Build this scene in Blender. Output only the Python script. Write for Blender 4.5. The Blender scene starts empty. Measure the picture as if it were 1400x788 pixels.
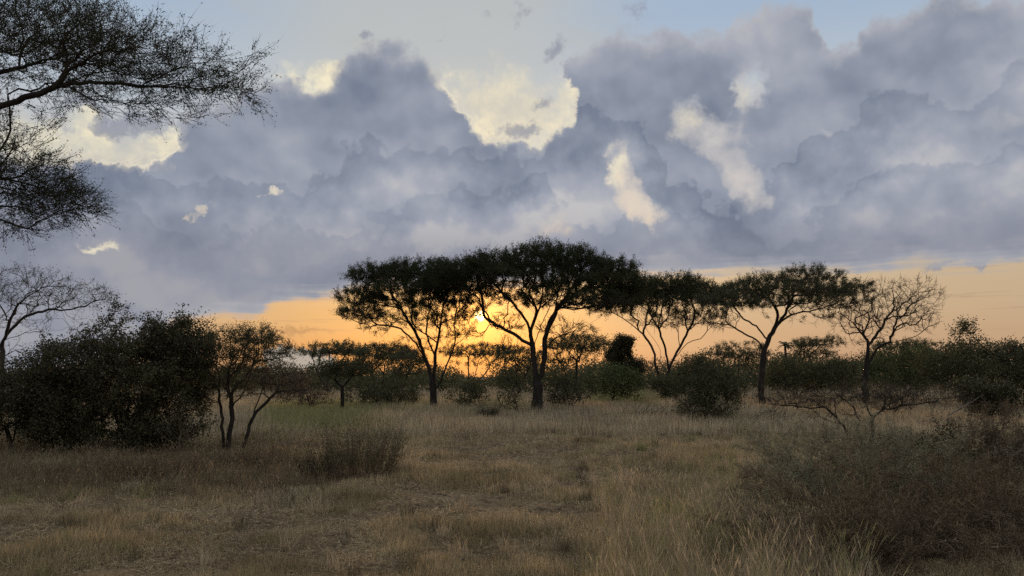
import bpy, math, random, time
import numpy as np
from mathutils import Vector

T0 = time.time()
S = bpy.context.scene
COL = S.collection

# ------------------------------------------------------------------ camera
CAM_H = 1.8
PITCH = math.radians(6.4)
FPX = 1078.0                       # focal length in photograph pixels (1400 wide)
cam_data = bpy.data.cameras.new("camera")
cam_data.sensor_width = 36.0
cam_data.lens = 36.0 * FPX / 1400.0
cam_data.clip_start = 0.1
cam_data.clip_end = 6000.0
cam = bpy.data.objects.new("camera", cam_data)
COL.objects.link(cam)
cam.location = (0, 0, CAM_H)
cam.rotation_euler = (math.radians(90) + PITCH, 0, 0)
S.camera = cam
S.render.resolution_x, S.render.resolution_y = 1024, 576
S.view_settings.view_transform = 'Standard'
S.view_settings.look = 'None'
S.view_settings.exposure = 0.0
S.view_settings.gamma = 1.0
S.render.engine = 'CYCLES'
S.cycles.max_bounces = 5
S.cycles.diffuse_bounces = 3
S.cycles.glossy_bounces = 2
S.cycles.transmission_bounces = 3
S.cycles.sample_clamp_indirect = 4.0
S.cycles.use_denoising = False

CP, SP = math.cos(PITCH), math.sin(PITCH)
def ray(X, Y):
    a, b = (X - 700.0) / FPX, (394.0 - Y) / FPX
    return (a, CP - b * SP, SP + b * CP)
def at(X, Y, d):
    """the point d metres in front of the viewpoint (along +y) seen at photograph pixel X, Y"""
    r = ray(X, Y); k = d / r[1]
    return np.array((r[0] * k, d, CAM_H + r[2] * k))
def az_el(X, Y):
    r = ray(X, Y)
    return math.degrees(math.atan2(r[0], r[1])), math.degrees(math.atan2(r[2], math.hypot(r[0], r[1])))

# ------------------------------------------------------------------ sun
SUN_AZ, SUN_EL = az_el(656, 432)
sun_dir = Vector((math.sin(math.radians(SUN_AZ)) * math.cos(math.radians(SUN_EL)),
                  math.cos(math.radians(SUN_AZ)) * math.cos(math.radians(SUN_EL)), math.sin(math.radians(SUN_EL))))
sl = bpy.data.lights.new("sun", 'SUN')
sl.energy = 1.5                    # dusk sun, dimmed by low cloud
sl.angle = math.radians(1.5)
sl.color = (1.0, 0.62, 0.30)
sun = bpy.data.objects.new("sun", sl)
COL.objects.link(sun)
sun.rotation_euler = sun_dir.to_track_quat('Z', 'Y').to_euler()

# ------------------------------------------------------------------ sky
def lin(c):
    return tuple((x / 255 / 12.92) if x / 255 <= 0.04045 else ((x / 255 + 0.055) / 1.055) ** 2.4 for x in c)

class Q:
    """tiny expression helper over shader sockets"""
    nt = None
    def __init__(s, sock): s.s = sock
    @staticmethod
    def m(op, *a, clamp=False):
        n = Q.nt.nodes.new('ShaderNodeMath'); n.operation = op; n.use_clamp = clamp
        for i, x in enumerate(a):
            if isinstance(x, Q): Q.nt.links.new(x.s, n.inputs[i])
            else: n.inputs[i].default_value = float(x)
        return Q(n.outputs[0])
    def __add__(s, o): return Q.m('ADD', s, o)
    __radd__ = __add__
    def __sub__(s, o): return Q.m('SUBTRACT', s, o)
    def __rsub__(s, o): return Q.m('SUBTRACT', o, s)
    def __mul__(s, o): return Q.m('MULTIPLY', s, o)
    __rmul__ = __mul__
    def __truediv__(s, o): return Q.m('DIVIDE', s, o)
    def min(s, o): return Q.m('MINIMUM', s, o)
    def max(s, o): return Q.m('MAXIMUM', s, o)
def smooth(x, a, b, lo=0.0, hi=1.0):
    n = Q.nt.nodes.new('ShaderNodeMapRange'); n.interpolation_type = 'SMOOTHSTEP'
    Q.nt.links.new(x.s, n.inputs[0])
    for i, v in enumerate((a, b, lo, hi)): n.inputs[i + 1].default_value = v
    return Q(n.outputs[0])
def vec(x, y, z=0.0):
    n = Q.nt.nodes.new('ShaderNodeCombineXYZ')
    for i, v in enumerate((x, y, z)):
        if isinstance(v, Q): Q.nt.links.new(v.s, n.inputs[i])
        else: n.inputs[i].default_value = v
    return Q(n.outputs[0])
def sep(v):
    n = Q.nt.nodes.new('ShaderNodeSeparateXYZ'); Q.nt.links.new(v.s, n.inputs[0])
    return Q(n.outputs[0]), Q(n.outputs[1]), Q(n.outputs[2])
def noise(v, scale, detail=4, rough=0.5, dist=0.0, color=False):
    n = Q.nt.nodes.new('ShaderNodeTexNoise'); Q.nt.links.new(v.s, n.inputs['Vector'])
    n.inputs['Scale'].default_value = scale; n.inputs['Detail'].default_value = detail
    n.inputs['Roughness'].default_value = rough; n.inputs['Distortion'].default_value = dist
    return Q(n.outputs['Color' if color else 'Fac'])
def voro(v, scale, detail=0, rough=0.5, smoothness=0.6):
    n = Q.nt.nodes.new('ShaderNodeTexVoronoi'); n.voronoi_dimensions = '2D'; n.feature = 'SMOOTH_F1'; n.normalize = True
    Q.nt.links.new(v.s, n.inputs['Vector'])
    n.inputs['Scale'].default_value = scale; n.inputs['Detail'].default_value = detail
    n.inputs['Roughness'].default_value = rough; n.inputs['Smoothness'].default_value = smoothness
    return Q(n.outputs['Distance'])
def curve(x, pts, x0, x1, y0, y1):
    """float curve through pts; x in x0..x1, y in y0..y1"""
    n = Q.nt.nodes.new('ShaderNodeFloatCurve')
    c = n.mapping.curves[0]
    P = [((a - x0) / (x1 - x0), (b - y0) / (y1 - y0)) for a, b in pts]
    while len(c.points) < len(P): c.points.new(0.5, 0.5)
    for p, (a, b) in zip(c.points, P): p.location = (a, b); p.handle_type = 'AUTO'
    n.mapping.use_clip = False; n.mapping.update()
    Q.nt.links.new(((x - x0) / (x1 - x0)).s, n.inputs['Value'])
    return Q(n.outputs[0]) * (y1 - y0) + y0
def blob(v, cx, cy, rx, ry, rot=0.0):
    """1 at the centre of an ellipse given in degrees of the sky, 0 outside it"""
    m = Q.nt.nodes.new('ShaderNodeMapping'); m.vector_type = 'TEXTURE'
    Q.nt.links.new(v.s, m.inputs[0])
    m.inputs[1].default_value = (cx, cy, 0); m.inputs[2].default_value = (0, 0, math.radians(rot))
    m.inputs[3].default_value = (rx, ry, 1)
    g = Q.nt.nodes.new('ShaderNodeTexGradient'); g.gradient_type = 'SPHERICAL'
    Q.nt.links.new(m.outputs[0], g.inputs[0])
    return Q(g.outputs['Fac'])
def mix(f, a, b):
    n = Q.nt.nodes.new('ShaderNodeMix'); n.data_type = 'RGBA'; n.clamp_factor = True
    if isinstance(f, Q): Q.nt.links.new(f.s, n.inputs[0])
    else: n.inputs[0].default_value = f
    for i, v in ((6, a), (7, b)):
        if isinstance(v, Q): Q.nt.links.new(v.s, n.inputs[i])
        else: n.inputs[i].default_value = (*lin(v), 1)
    return Q(n.outputs[2])
def ramp(x, stops, interp='EASE'):
    n = Q.nt.nodes.new('ShaderNodeValToRGB'); Q.nt.links.new(x.s, n.inputs[0])
    r = n.color_ramp; r.interpolation = interp
    while len(r.elements) < len(stops): r.elements.new(0.5)
    for e, (p, c) in zip(r.elements, stops): e.position = p; e.color = (*(lin(c) if max(c) > 1.5 else c), 1)
    return Q(n.outputs[0])
def vmul(a, k):
    n = Q.nt.nodes.new('ShaderNodeVectorMath'); n.operation = 'SCALE'
    Q.nt.links.new(a.s, n.inputs[0])
    if isinstance(k, Q): Q.nt.links.new(k.s, n.inputs['Scale'])
    else: n.inputs['Scale'].default_value = k
    return Q(n.outputs[0])
def vadd(a, b):
    n = Q.nt.nodes.new('ShaderNodeVectorMath'); n.operation = 'ADD'
    Q.nt.links.new(a.s, n.inputs[0])
    if isinstance(b, Q): Q.nt.links.new(b.s, n.inputs[1])
    else: n.inputs[1].default_value = b
    return Q(n.outputs[0])

def build_world():
    w = bpy.data.worlds.new("World"); S.world = w; w.use_nodes = True
    nt = w.node_tree; nt.nodes.clear(); Q.nt = nt
    out = nt.nodes.new('ShaderNodeOutputWorld'); bg = nt.nodes.new('ShaderNodeBackground')
    nt.links.new(bg.outputs[0], out.inputs[0]); bg.inputs[1].default_value = 0.1
    sky = nt.nodes.new('ShaderNodeTexSky'); sky.sky_type = 'NISHITA'; sky.sun_disc = False
    sky.sun_elevation = math.radians(SUN_EL); sky.sun_rotation = math.radians(SUN_AZ)
    sky.dust_density = 2.0; sky.air_density = 1.2
    nish = vmul(Q(sky.outputs[0]), 0.1)                       # in display units
    tc = nt.nodes.new('ShaderNodeTexCoord'); D = Q(tc.outputs['Generated'])
    x, y, z = sep(D)
    U = Q.m('DEGREES', Q.m('ARCTAN2', x, y))
    V = Q.m('DEGREES', Q.m('ARCSINE', z))
    # --- billowing edges: the cloud outlines below are bent by two scales of noise
    n1 = noise(D, 7, 3, 0.55, color=True); n2 = noise(D, 26, 5, 0.62, color=True)
    a1, b1, _ = sep(n1); a2, b2, _ = sep(n2)
    u = U + (a1 - 0.5) * 6.0 + (a2 - 0.5) * 4.2
    v = V + (b1 - 0.5) * 4.5 + (b2 - 0.5) * 3.6
    DV = vec(U * 0.0175 + (a2 - 0.5) * 0.012, V * 0.0195 + (b2 - 0.5) * 0.012)
    P = vec(u, v)
    def H(X, Y, rx, ry, rot=0):                               # blob at a place of the sky
        a, e = az_el(X, Y)
        return blob(P, a, e, rx * 0.053, ry * 0.053, rot)
    # --- outline of the great cloud bank
    top_px = [(0, 205), (60, 232), (110, 222), (170, 210), (222, 208), (252, 168), (310, 138), (370, 118), (430, 104), (500, 92),
              (560, 92), (604, 104), (622, 128), (640, 172), (700, 186), (750, 182), (776, 150), (778, 100), (820, 56),
              (900, 52), (970, 62), (1000, 30), (1060, 14), (1110, 40), (1140, 88), (1175, 50), (1240, 24), (1330, 8), (1400, 4)]
    tp = [az_el(*p) for p in top_px]
    tp = [(-90, 17), (-50, 15)] + tp + [(50, 26), (90, 20)]
    top = curve(u, tp, -90, 90, 0, 40)
    bl = [(0, 520), (200, 470), (290, 432), (350, 432), (380, 412), (460, 404), (520, 388), (600, 390), (900, 374), (1000, 372), (1140, 369),
          (1260, 364), (1400, 358)]
    bt = [(-90, 2), (-50, 1)] + [az_el(*p) for p in bl] + [(50, 8.5), (90, 8)]
    us = U + (a1 - 0.5) * 3
    # streaky lower edge: noise stretched along the horizon
    st = noise(vec(U * 0.06, V * 0.9), 1.6, 4, 0.6)
    bot = curve(us, bt, -90, 90, 0, 40)
    ft = (top - v) * 0.55
    fb = (V + (st - 0.5) * 2.4 + (b2 - 0.5) * 0.8 - bot) * 0.55
    F = ft.min(fb).min(1.3)
    hs = None
    for a in ((702, 138, 106, 64, -6, 3.0), (150, 196, 108, 22, 8, 2.4), (1020, 110, 38, 62, 0, 2.7), (985, 200, 68, 44, -12, 2.7),
              (1026, 262, 54, 44, -35, 2.9), (862, 262, 36, 92, 22, 2.8), (890, 300, 54, 34, -20, 2.2),
              (360, 267, 20, 13, 0, 2.2), (276, 285, 13, 10, 0, 2.1), (142, 336, 40, 15, -5, 1.9),
              (765, 300, 70, 34, 0, 1.2), (1130, 190, 40, 26, 0, 1.1), (1215, 250, 60, 30, 0, 1.0), (940, 150, 46, 40, 30, 1.5), (1400, 160, 60, 30, 0, 1.0)):
        hb = H(*a[:5]) * a[5]; F = F - hb; hs = hb if hs is None else hs.max(hb)
    bil = (0.42 - voro(DV, 17, 3.5, 0.58, 0.5)) * 2.6 + (noise(D, 12, 3, 0.5) - 0.5) * 1.4
    F = F + bil * smooth(fb, -0.4, 0.8) * 0.8
    vfe = noise(D, 34, 6, 0.65)
    # bits of dark scud in the openings and above
    scud = None
    for a in ((700, 178, 46, 20, 10, 1.6), (766, 62, 26, 26, 50, 1.3), (600, 50, 34, 16, 25, 1.1), (718, 14, 50, 20, 5, 1.1), (865, 18, 40, 26, -10, 1.1),
              (490, 60, 30, 14, 10, 1.0), (175, 160, 110, 22, 4, 1.5), (1335, 366, 90, 7, 3, 1.5),
              (730, 140, 60, 20, 10, 0.9), (385, 104, 50, 12, 0, 0.9)):
        b = H(*a[:5]) * a[5]
        scud = b if scud is None else scud.max(b)
    Fs = scud + (noise(D, 24, 6, 0.7) - 0.62) * 3.4
    thin = smooth(Fs, 0.05, 0.9) * smooth(scud, 0.0, 0.25) * 0.75
    hsk = smooth(hs, 0.0, 1.2); mask = smooth(F + hsk * 0.25, -0.28, 0.40) * (1.0 - hsk) + smooth(F + (vfe - 0.5) * 3.0, -1.5, 1.1) * hsk
    # --- open sky: dusk gradient, warm round the sun, pale blue above
    e = V / 30.0
    near = ramp(e, [(0.0, (188, 138, 102)), (0.06, (202, 148, 102)), (0.13, (203, 162, 116)), (0.24, (208, 182, 148)), (0.40, (212, 204, 192)),
                    (0.58, (200, 207, 208)), (0.78, (188, 195, 199)), (1.0, (186, 193, 198))])
    far = ramp(e, [(0.0, (180, 142, 116)), (0.08, (196, 164, 134)), (0.18, (200, 174, 144)), (0.30, (204, 186, 160)), (0.42, (200, 196, 190)),
                   (0.66, (186, 198, 212)), (0.85, (166, 187, 212)), (1.0, (164, 182, 206))])
    dx = (U - (SUN_AZ - 4)) / 1.0
    azd = Q.m('ABSOLUTE', dx)
    clear = mix(smooth(azd, 5, 19), near, far)
    clear = mix((H(1000, 225, 150, 110, 0) * 2.0).min(1.0) * 0.85, clear, (200, 198, 200))
    clear = mix((H(885, 285, 80, 90, 0) * 2.0).min(1.0) * 0.6, clear, (212, 206, 200))
    # high veil of bright thin cloud
    veil = noise(vec(U * 0.10, V * 0.22), 1.1, 6, 0.62)
    vb = None
    for a in ((696, 142, 165, 78, -10, 1.8), (160, 198, 170, 36, 8, 1.6), (430, 96, 50, 26, 0, 1.1), (842, 236, 36, 50, 10, 1.1), (945, 170, 30, 30, 0, 0.7), (1012, 125, 30, 40, 0, 0.8),
              (140, 340, 80, 40, 0, 1.3), (358, 268, 40, 30, 0, 0.8)):
        b = H(*a[:5]) * a[5]
        vb = b if vb is None else vb.max(b)
    vf = noise(D, 22, 7, 0.68); mv = noise(D, 8, 3, 0.5)
    veilm = smooth(vb * 1.1 + (vf - 0.5) * 3.8 + (mv - 0.5) * 3.6, 0.15, 1.9) * smooth(vb, 0.0, 0.3)
    clear = mix(smooth(V, 28, 55), clear, mix(noise(D, 3, 4, 0.55), (186, 196, 206), (222, 222, 220)))  # unseen sky overhead, made brighter than the visible sky to lift ground light
    clear = mix(veilm, clear, mix(smooth(vf, 0.32, 0.66) * smooth(F, -2.2, -0.2, 0.45, 1.0), (200, 201, 194), (255, 243, 208)))
    clear = mix(smooth(veil, 0.48, 0.72) * smooth(V, 17, 24) * 0.45, clear, (188, 190, 186))
    # thin dark streaks low over the horizon
    hs = noise(vec(U * 0.05, V * 1.1), 2.3, 4, 0.6)
    clear = mix(smooth(hs, 0.56, 0.74) * smooth(V, 8.5, 5.5) * smooth(V, 0.2, 2.2) * 0.7, clear, (160, 132, 118))
    clear = mix(H(405, 456, 46, 7, 0) * 1.3, clear, (158, 128, 104))
    # glow round the sun
    sd = nt.nodes.new('ShaderNodeVectorMath'); sd.operation = 'DOT_PRODUCT'
    nt.links.new(D.s, sd.inputs[0]); sd.inputs[1].default_value = sun_dir
    ang = Q.m('DEGREES', Q.m('ARCCOSINE', Q.m('MINIMUM', Q(sd.outputs['Value']), 0.9999999)))
    g1 = Q.m('EXPONENT', ang * -0.55); g2 = Q.m('EXPONENT', ang * -0.17)
    clear = mix(0.12, clear, nish)
    # --- cloud body
    big = noise(D, 5.0, 2, 0.5, 0.2)
    mid = noise(DV, 10, 3, 0.42)
    mids = noise(vadd(DV, (0.006, 0.018, 0.0)), 10, 3, 0.42)
    relief = (mid - mids) * 1.2
    tone = (big - 0.5) * 1.0 + (mid - 0.5) * 0.75 + relief + bil * 0.16 + 0.42
    tone = tone + H(330, 330, 260, 110, 0) * 0.10 + H(560, 330, 110, 34, 0) * 0.35 + H(760, 298, 90, 44, 0) * 0.45 + H(1350, 120, 260, 130, 0) * 0.30 + H(1225, 250, 90, 60, 0) * 0.25 \
        + H(140, 360, 170, 70, 0) * 0.30 - H(520, 140, 170, 90, 0) * 0.28 - H(880, 120, 130, 120, 0) * 0.25 - H(1240, 90, 160, 70, 25) * 0.35 - H(1100, 345, 420, 40, 0) * 0.12 - H(860, 190, 180, 60, 0) * 0.2
    # ridge behind ridge: each billow is dark along its own top and pales in the murk beneath it
    r1, r2, r3 = sep(noise(D, 9, 4, 0.55, color=True))
    def ridge(px, dn, wd):
        c = curve(u, [(-90, 12), (-50, 12)] + [az_el(*p) for p in px] + [(50, 14), (90, 12)], -90, 90, 0, 40)
        d = c - v + (dn - 0.5) * 9.0 + bil * 0.9
        return smooth(d, -0.10, 0.42), smooth(d, 0.0, wd * 1.35)
    tone = tone * 0.75 + 0.06
    for px, dn, wd, amt in ((((0, 300), (100, 240), (180, 222), (260, 262), (350, 250), (470, 210), (560, 200), (640, 215), (720, 215), (790, 175), (860, 180), (940, 255), (1010, 300), (1080, 240), (1150, 170), (1230, 140), (1310, 150), (1400, 120)), r1, 3.6, 0.33),
                           (((0, 350), (120, 290), (260, 320), (380, 290), (480, 300), (580, 270), (690, 255), (770, 300), (860, 330), (960, 300), (1060, 330), (1150, 270), (1240, 240), (1320, 260), (1400, 220)), r2, 3.2, 0.29),
                           (((0, 420), (120, 380), (260, 385), (420, 350), (560, 345), (690, 330), (800, 345), (900, 350), (1000, 345), (1100, 350), (1230, 320), (1400, 300)), r3, 2.8, 0.12)):
        m_, dpt = ridge(px, dn, wd)
        tone = tone + m_ * (dpt * amt - amt * 0.62)
    body = ramp(tone + 0.20, [(0.0, (103, 113, 131)), (0.28, (122, 131, 149)), (0.55, (145, 152, 167)), (0.8, (166, 170, 182)), (1.0, (192, 191, 193))], 'LINEAR')
    body = mix(smooth(V, 12.5, 8.0) * 0.55, body, (128, 130, 144))
    # light leaking through the thin rim of the cloud
    body = mix(smooth(F, 0.9, 0.05) * 0.5, body, (184, 183, 186))
    col = mix(thin, clear, (142, 146, 160))
    body = mix(smooth(F, 0.85, 0.0) * smooth(vb, 0.1, 0.9) * 0.75, body, (226, 216, 196))
    # silver lining where the rim faces the light
    lining = smooth(F, -0.45, 0.0) * smooth(F, 0.4, 0.0) * smooth(vb, 0.05, 0.8) * smooth(mid, 0.4, 0.6)
    col = mix(lining * 0.8, col, (255, 246, 214))
    # small pale cumulus low at left of the trees
    pc = H(398, 502, 40, 34, 0) * 1.5 + bil * 0.12
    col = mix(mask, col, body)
    col = mix(smooth(pc, 0.1, 0.3), col, (184, 172, 158))
    # sky overhead and behind the viewer: bank goes on low down, zenith brightened to light the ground
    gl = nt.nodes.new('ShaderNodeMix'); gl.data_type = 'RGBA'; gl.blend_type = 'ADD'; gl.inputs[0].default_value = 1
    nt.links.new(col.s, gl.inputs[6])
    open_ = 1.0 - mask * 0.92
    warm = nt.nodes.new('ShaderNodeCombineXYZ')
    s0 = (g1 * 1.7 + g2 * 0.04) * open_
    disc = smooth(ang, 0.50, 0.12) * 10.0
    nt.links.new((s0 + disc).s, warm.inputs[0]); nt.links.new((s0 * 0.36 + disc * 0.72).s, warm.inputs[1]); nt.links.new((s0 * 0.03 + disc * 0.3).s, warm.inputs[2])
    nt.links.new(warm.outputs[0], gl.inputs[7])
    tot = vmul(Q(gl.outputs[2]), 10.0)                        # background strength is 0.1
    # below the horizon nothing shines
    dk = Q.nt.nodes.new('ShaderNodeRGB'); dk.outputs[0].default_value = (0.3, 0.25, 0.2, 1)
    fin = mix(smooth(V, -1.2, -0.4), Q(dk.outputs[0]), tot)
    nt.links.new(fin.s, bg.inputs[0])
    w.cycles.sampling_method = 'MANUAL'; w.cycles.sample_map_resolution = 512
build_world()

# ================================================================== materials
def pmat(name, c0, c1, scale=3.0, rough=0.9, bump=0.0, bscale=40.0, island=0.0, c2=None, trans=0.0, space='Object', stretch=None):
    m = bpy.data.materials.new(name); m.use_nodes = True
    nt = m.node_tree; N = nt.nodes; L = nt.links
    b = N['Principled BSDF']; b.inputs['Roughness'].default_value = rough
    b.inputs['Specular IOR Level'].default_value = 0.2
    if space == 'World':
        g = N.new('ShaderNodeNewGeometry'); co = g.outputs['Position']
    else:
        g = N.new('ShaderNodeTexCoord'); co = g.outputs['Object']
    if stretch:
        mp = N.new('ShaderNodeMapping'); mp.inputs['Scale'].default_value = stretch
        L.new(co, mp.inputs[0]); co = mp.outputs[0]
    n = N.new('ShaderNodeTexNoise'); n.inputs['Scale'].default_value = scale; n.inputs['Detail'].default_value = 4
    L.new(co, n.inputs['Vector'])
    fac = n.outputs['Fac']
    mr = N.new('ShaderNodeMapRange'); L.new(fac, mr.inputs[0]); mr.inputs[1].default_value = 0.35; mr.inputs[2].default_value = 0.65
    mx = N.new('ShaderNodeMix'); mx.data_type = 'RGBA'; L.new(mr.outputs[0], mx.inputs[0])
    mx.inputs[6].default_value = (*c0, 1); mx.inputs[7].default_value = (*c1, 1)
    col = mx.outputs[2]
    if island:
        gg = N.new('ShaderNodeNewGeometry')
        hv = N.new('ShaderNodeMapRange'); L.new(gg.outputs['Random Per Island'], hv.inputs[0])
        hv.inputs[3].default_value = 1 - island; hv.inputs[4].default_value = 1 + island
        sc = N.new('ShaderNodeVectorMath'); sc.operation = 'SCALE'; L.new(col, sc.inputs[0]); L.new(hv.outputs[0], sc.inputs['Scale'])
        col = sc.outputs[0]
        if c2:
            m2 = N.new('ShaderNodeMapRange'); L.new(gg.outputs['Random Per Island'], m2.inputs[0])
            m2.inputs[1].default_value = 0.72; m2.inputs[2].default_value = 0.9
            x2 = N.new('ShaderNodeMix'); x2.data_type = 'RGBA'; L.new(m2.outputs[0], x2.inputs[0]); L.new(col, x2.inputs[6])
            x2.inputs[7].default_value = (*c2, 1); col = x2.outputs[2]
    L.new(col, b.inputs['Base Color'])
    if bump:
        bn = N.new('ShaderNodeTexNoise'); bn.inputs['Scale'].default_value = bscale; bn.inputs['Detail'].default_value = 5
        L.new(co, bn.inputs['Vector'])
        bp = N.new('ShaderNodeBump'); bp.inputs['Strength'].default_value = bump; bp.inputs['Distance'].default_value = 0.03
        L.new(bn.outputs['Fac'], bp.inputs['Height']); L.new(bp.outputs[0], b.inputs['Normal'])
    if trans:
        tr = N.new('ShaderNodeBsdfTranslucent'); L.new(col, tr.inputs['Color'])
        ms = N.new('ShaderNodeMixShader'); ms.inputs[0].default_value = trans
        L.new(b.outputs[0], ms.inputs[1]); L.new(tr.outputs[0], ms.inputs[2])
        L.new(ms.outputs[0], N['Material Output'].inputs['Surface'])
    return m

M = dict(
    bark=pmat('acacia_bark', (0.026, 0.021, 0.017), (0.048, 0.039, 0.031), 6, 0.95, 0.7, 30, stretch=(1, 1, 0.25)),
    palebark=pmat('dry_bark', (0.085, 0.068, 0.050), (0.13, 0.105, 0.078), 6, 0.95, 0.6, 40, stretch=(1, 1, 0.3)),
    twig=pmat('twig', (0.036, 0.029, 0.022), (0.062, 0.050, 0.036), 8, 0.95),
    drytwig=pmat('dry_twig', (0.15, 0.115, 0.078), (0.26, 0.20, 0.135), 2, 0.95, island=0.35),
    leaf=pmat('acacia_leaf', (0.040, 0.048, 0.018), (0.062, 0.070, 0.027), 0.8, 0.8, island=0.35, trans=0.25),
    leafolive=pmat('olive_leaf', (0.080, 0.080, 0.038), (0.118, 0.112, 0.055), 0.6, 0.8, island=0.35, trans=0.25),
    leafdark=pmat('broad_leaf', (0.050, 0.050, 0.024), (0.085, 0.080, 0.038), 1.2, 0.6, island=0.6, c2=(0.13, 0.11, 0.055), trans=0.2),
    leafgrey=pmat('grey_green_leaf', (0.21, 0.205, 0.125), (0.30, 0.29, 0.18), 2, 0.85, island=0.4, trans=0.2),
    leafbrown=pmat('brown_leaf', (0.125, 0.088, 0.054), (0.185, 0.135, 0.082), 2, 0.9, island=0.4, trans=0.2),
    leafgreen=pmat('fresh_leaf', (0.085, 0.100, 0.040), (0.125, 0.140, 0.058), 1.5, 0.8, island=0.4, trans=0.25),
    straw=pmat('dry_grass', (0.35, 0.272, 0.170), (0.59, 0.475, 0.315), 0.5, 0.85, island=0.55, c2=(0.68, 0.53, 0.33), trans=0.4, space='World'),
    short=pmat('cropped_grass', (0.36, 0.272, 0.150), (0.66, 0.51, 0.31), 0.6, 0.85, island=0.6, c2=(0.24, 0.20, 0.085), trans=0.4, space='World'),
    seed=pmat('seeding_grass', (0.29, 0.215, 0.13), (0.42, 0.315, 0.195), 1.3, 0.85, island=0.4, c2=(0.18, 0.12, 0.08), trans=0.4, space='World'),
    green=pmat('green_grass', (0.27, 0.265, 0.105), (0.38, 0.36, 0.150), 0.9, 0.85, island=0.35, c2=(0.38, 0.33, 0.19), trans=0.4, space='World'),
    weed=pmat('dark_weed', (0.13, 0.098, 0.058), (0.20, 0.155, 0.090), 1.5, 0.85, island=0.5, c2=(0.17, 0.13, 0.075), trans=0.2, space='World'),
    litter=pmat('pale_litter', (0.36, 0.275, 0.165), (0.58, 0.45, 0.28), 0.6, 0.85, island=0.5, trans=0.3, space='World'),
    brush=pmat('brush_bark', (0.14, 0.098, 0.064), (0.24, 0.17, 0.115), 2, 0.95, island=0.6),
    leafrust=pmat('rusty_leaf', (0.115, 0.082, 0.046), (0.17, 0.125, 0.070), 2, 0.9, island=0.5, trans=0.2),
    wood=pmat('dead_wood', (0.16, 0.13, 0.10), (0.26, 0.21, 0.165), 7, 0.9, 0.7, 40),
    dung=pmat('soil_clod', (0.065, 0.048, 0.034), (0.11, 0.083, 0.058), 9, 0.95, 0.6, 50),
)

# ================================================================== terrain
def hgt(x, y):
    x = np.asarray(x, float); y = np.asarray(y, float)
    h = (0.055 * np.sin(x * 0.33 + 1.1) * np.cos(y * 0.27 + 0.4) + 0.035 * np.sin(x * 0.9 + y * 0.6)
         + 0.022 * np.sin(x * 2.1 - y * 1.3 + 2.0) * np.sin(y * 1.7 + 0.7) + 0.010 * np.sin(x * 5.3 + 1.7 * np.sin(y * 3.1)) * np.sin(y * 4.7 + x))
    far = 0.5 * np.sin(x * 0.011 + 0.6) * np.clip((y - 120) / 200, 0, 1)
    return h + far

_LAT = np.random.default_rng(11).random((64, 64, 64))
def nz(p, scale):
    """lattice noise 0..1 at points p"""
    q = np.asarray(p) * scale + 1000.0
    i = np.floor(q).astype(int); f = q - i; f = f * f * (3 - 2 * f)
    r = 0
    for dx in (0, 1):
        for dy in (0, 1):
            for dz in (0, 1):
                w = (f[:, 0] if dx else 1 - f[:, 0]) * (f[:, 1] if dy else 1 - f[:, 1]) * (f[:, 2] if dz else 1 - f[:, 2])
                r = r + w * _LAT[(i[:, 0] + dx) % 64, (i[:, 1] + dy) % 64, (i[:, 2] + dz) % 64]
    return r
def nz2(x, y, scale, z=0.5):
    return nz(np.stack([x, y, np.full(np.shape(x), z / scale)], 1), scale)

# ================================================================== mesh helpers
def mesh(name, V, T, mats, smooth_shade=False, midx=None):
    V = np.ascontiguousarray(V, dtype=np.float32); T = np.ascontiguousarray(T, dtype=np.int32)
    me = bpy.data.meshes.new(name)
    k = T.shape[1]
    me.vertices.add(len(V)); me.vertices.foreach_set('co', V.ravel())
    me.loops.add(T.size); me.loops.foreach_set('vertex_index', T.ravel())
    me.polygons.add(len(T)); me.polygons.foreach_set('loop_start', np.arange(0, T.size, k, dtype=np.int32))
    me.polygons.foreach_set('loop_total', np.full(len(T), k, dtype=np.int32))
    for m in (mats if isinstance(mats, (list, tuple)) else [mats]): me.materials.append(m)
    if midx is not None: me.polygons.foreach_set('material_index', np.asarray(midx, dtype=np.int32))
    if smooth_shade: me.polygons.foreach_set('use_smooth', np.ones(len(T), dtype=bool))
    me.update(calc_edges=True)
    return me
def link(name, me, parent=None, loc=None):
    o = bpy.data.objects.new(name, me); COL.objects.link(o)
    if parent is not None: o.parent = parent
    if loc is not None: o.location = loc
    return o
def tag(o, label=None, cat=None, group=None, kind=None):
    for k, v in (('label', label), ('category', cat), ('group', group), ('kind', kind)):
        if v: o[k] = v
    return o
def root(name, loc, label, cat, group=None):
    o = bpy.data.objects.new(name, None); COL.objects.link(o); o.location = loc; o.empty_display_size = 0.3
    return tag(o, label, cat, group)
def copy_thing(src, loc, rz=0.0, sc=1.0, label=None, group=None, cat=None):
    r = src.copy(); COL.objects.link(r); r.location = loc; r.rotation_euler = (0, 0, rz)
    r.scale = sc if isinstance(sc, tuple) else (sc, sc, sc)
    for ch in list(src.children):
        c = ch.copy(); COL.objects.link(c); c.parent = r
    for k, v in (('label', label), ('group', group), ('category', cat)):
        if v: r[k] = v
    return r
def unit(v): return v / np.maximum(np.linalg.norm(v, axis=-1, keepdims=True), 1e-9)

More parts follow.
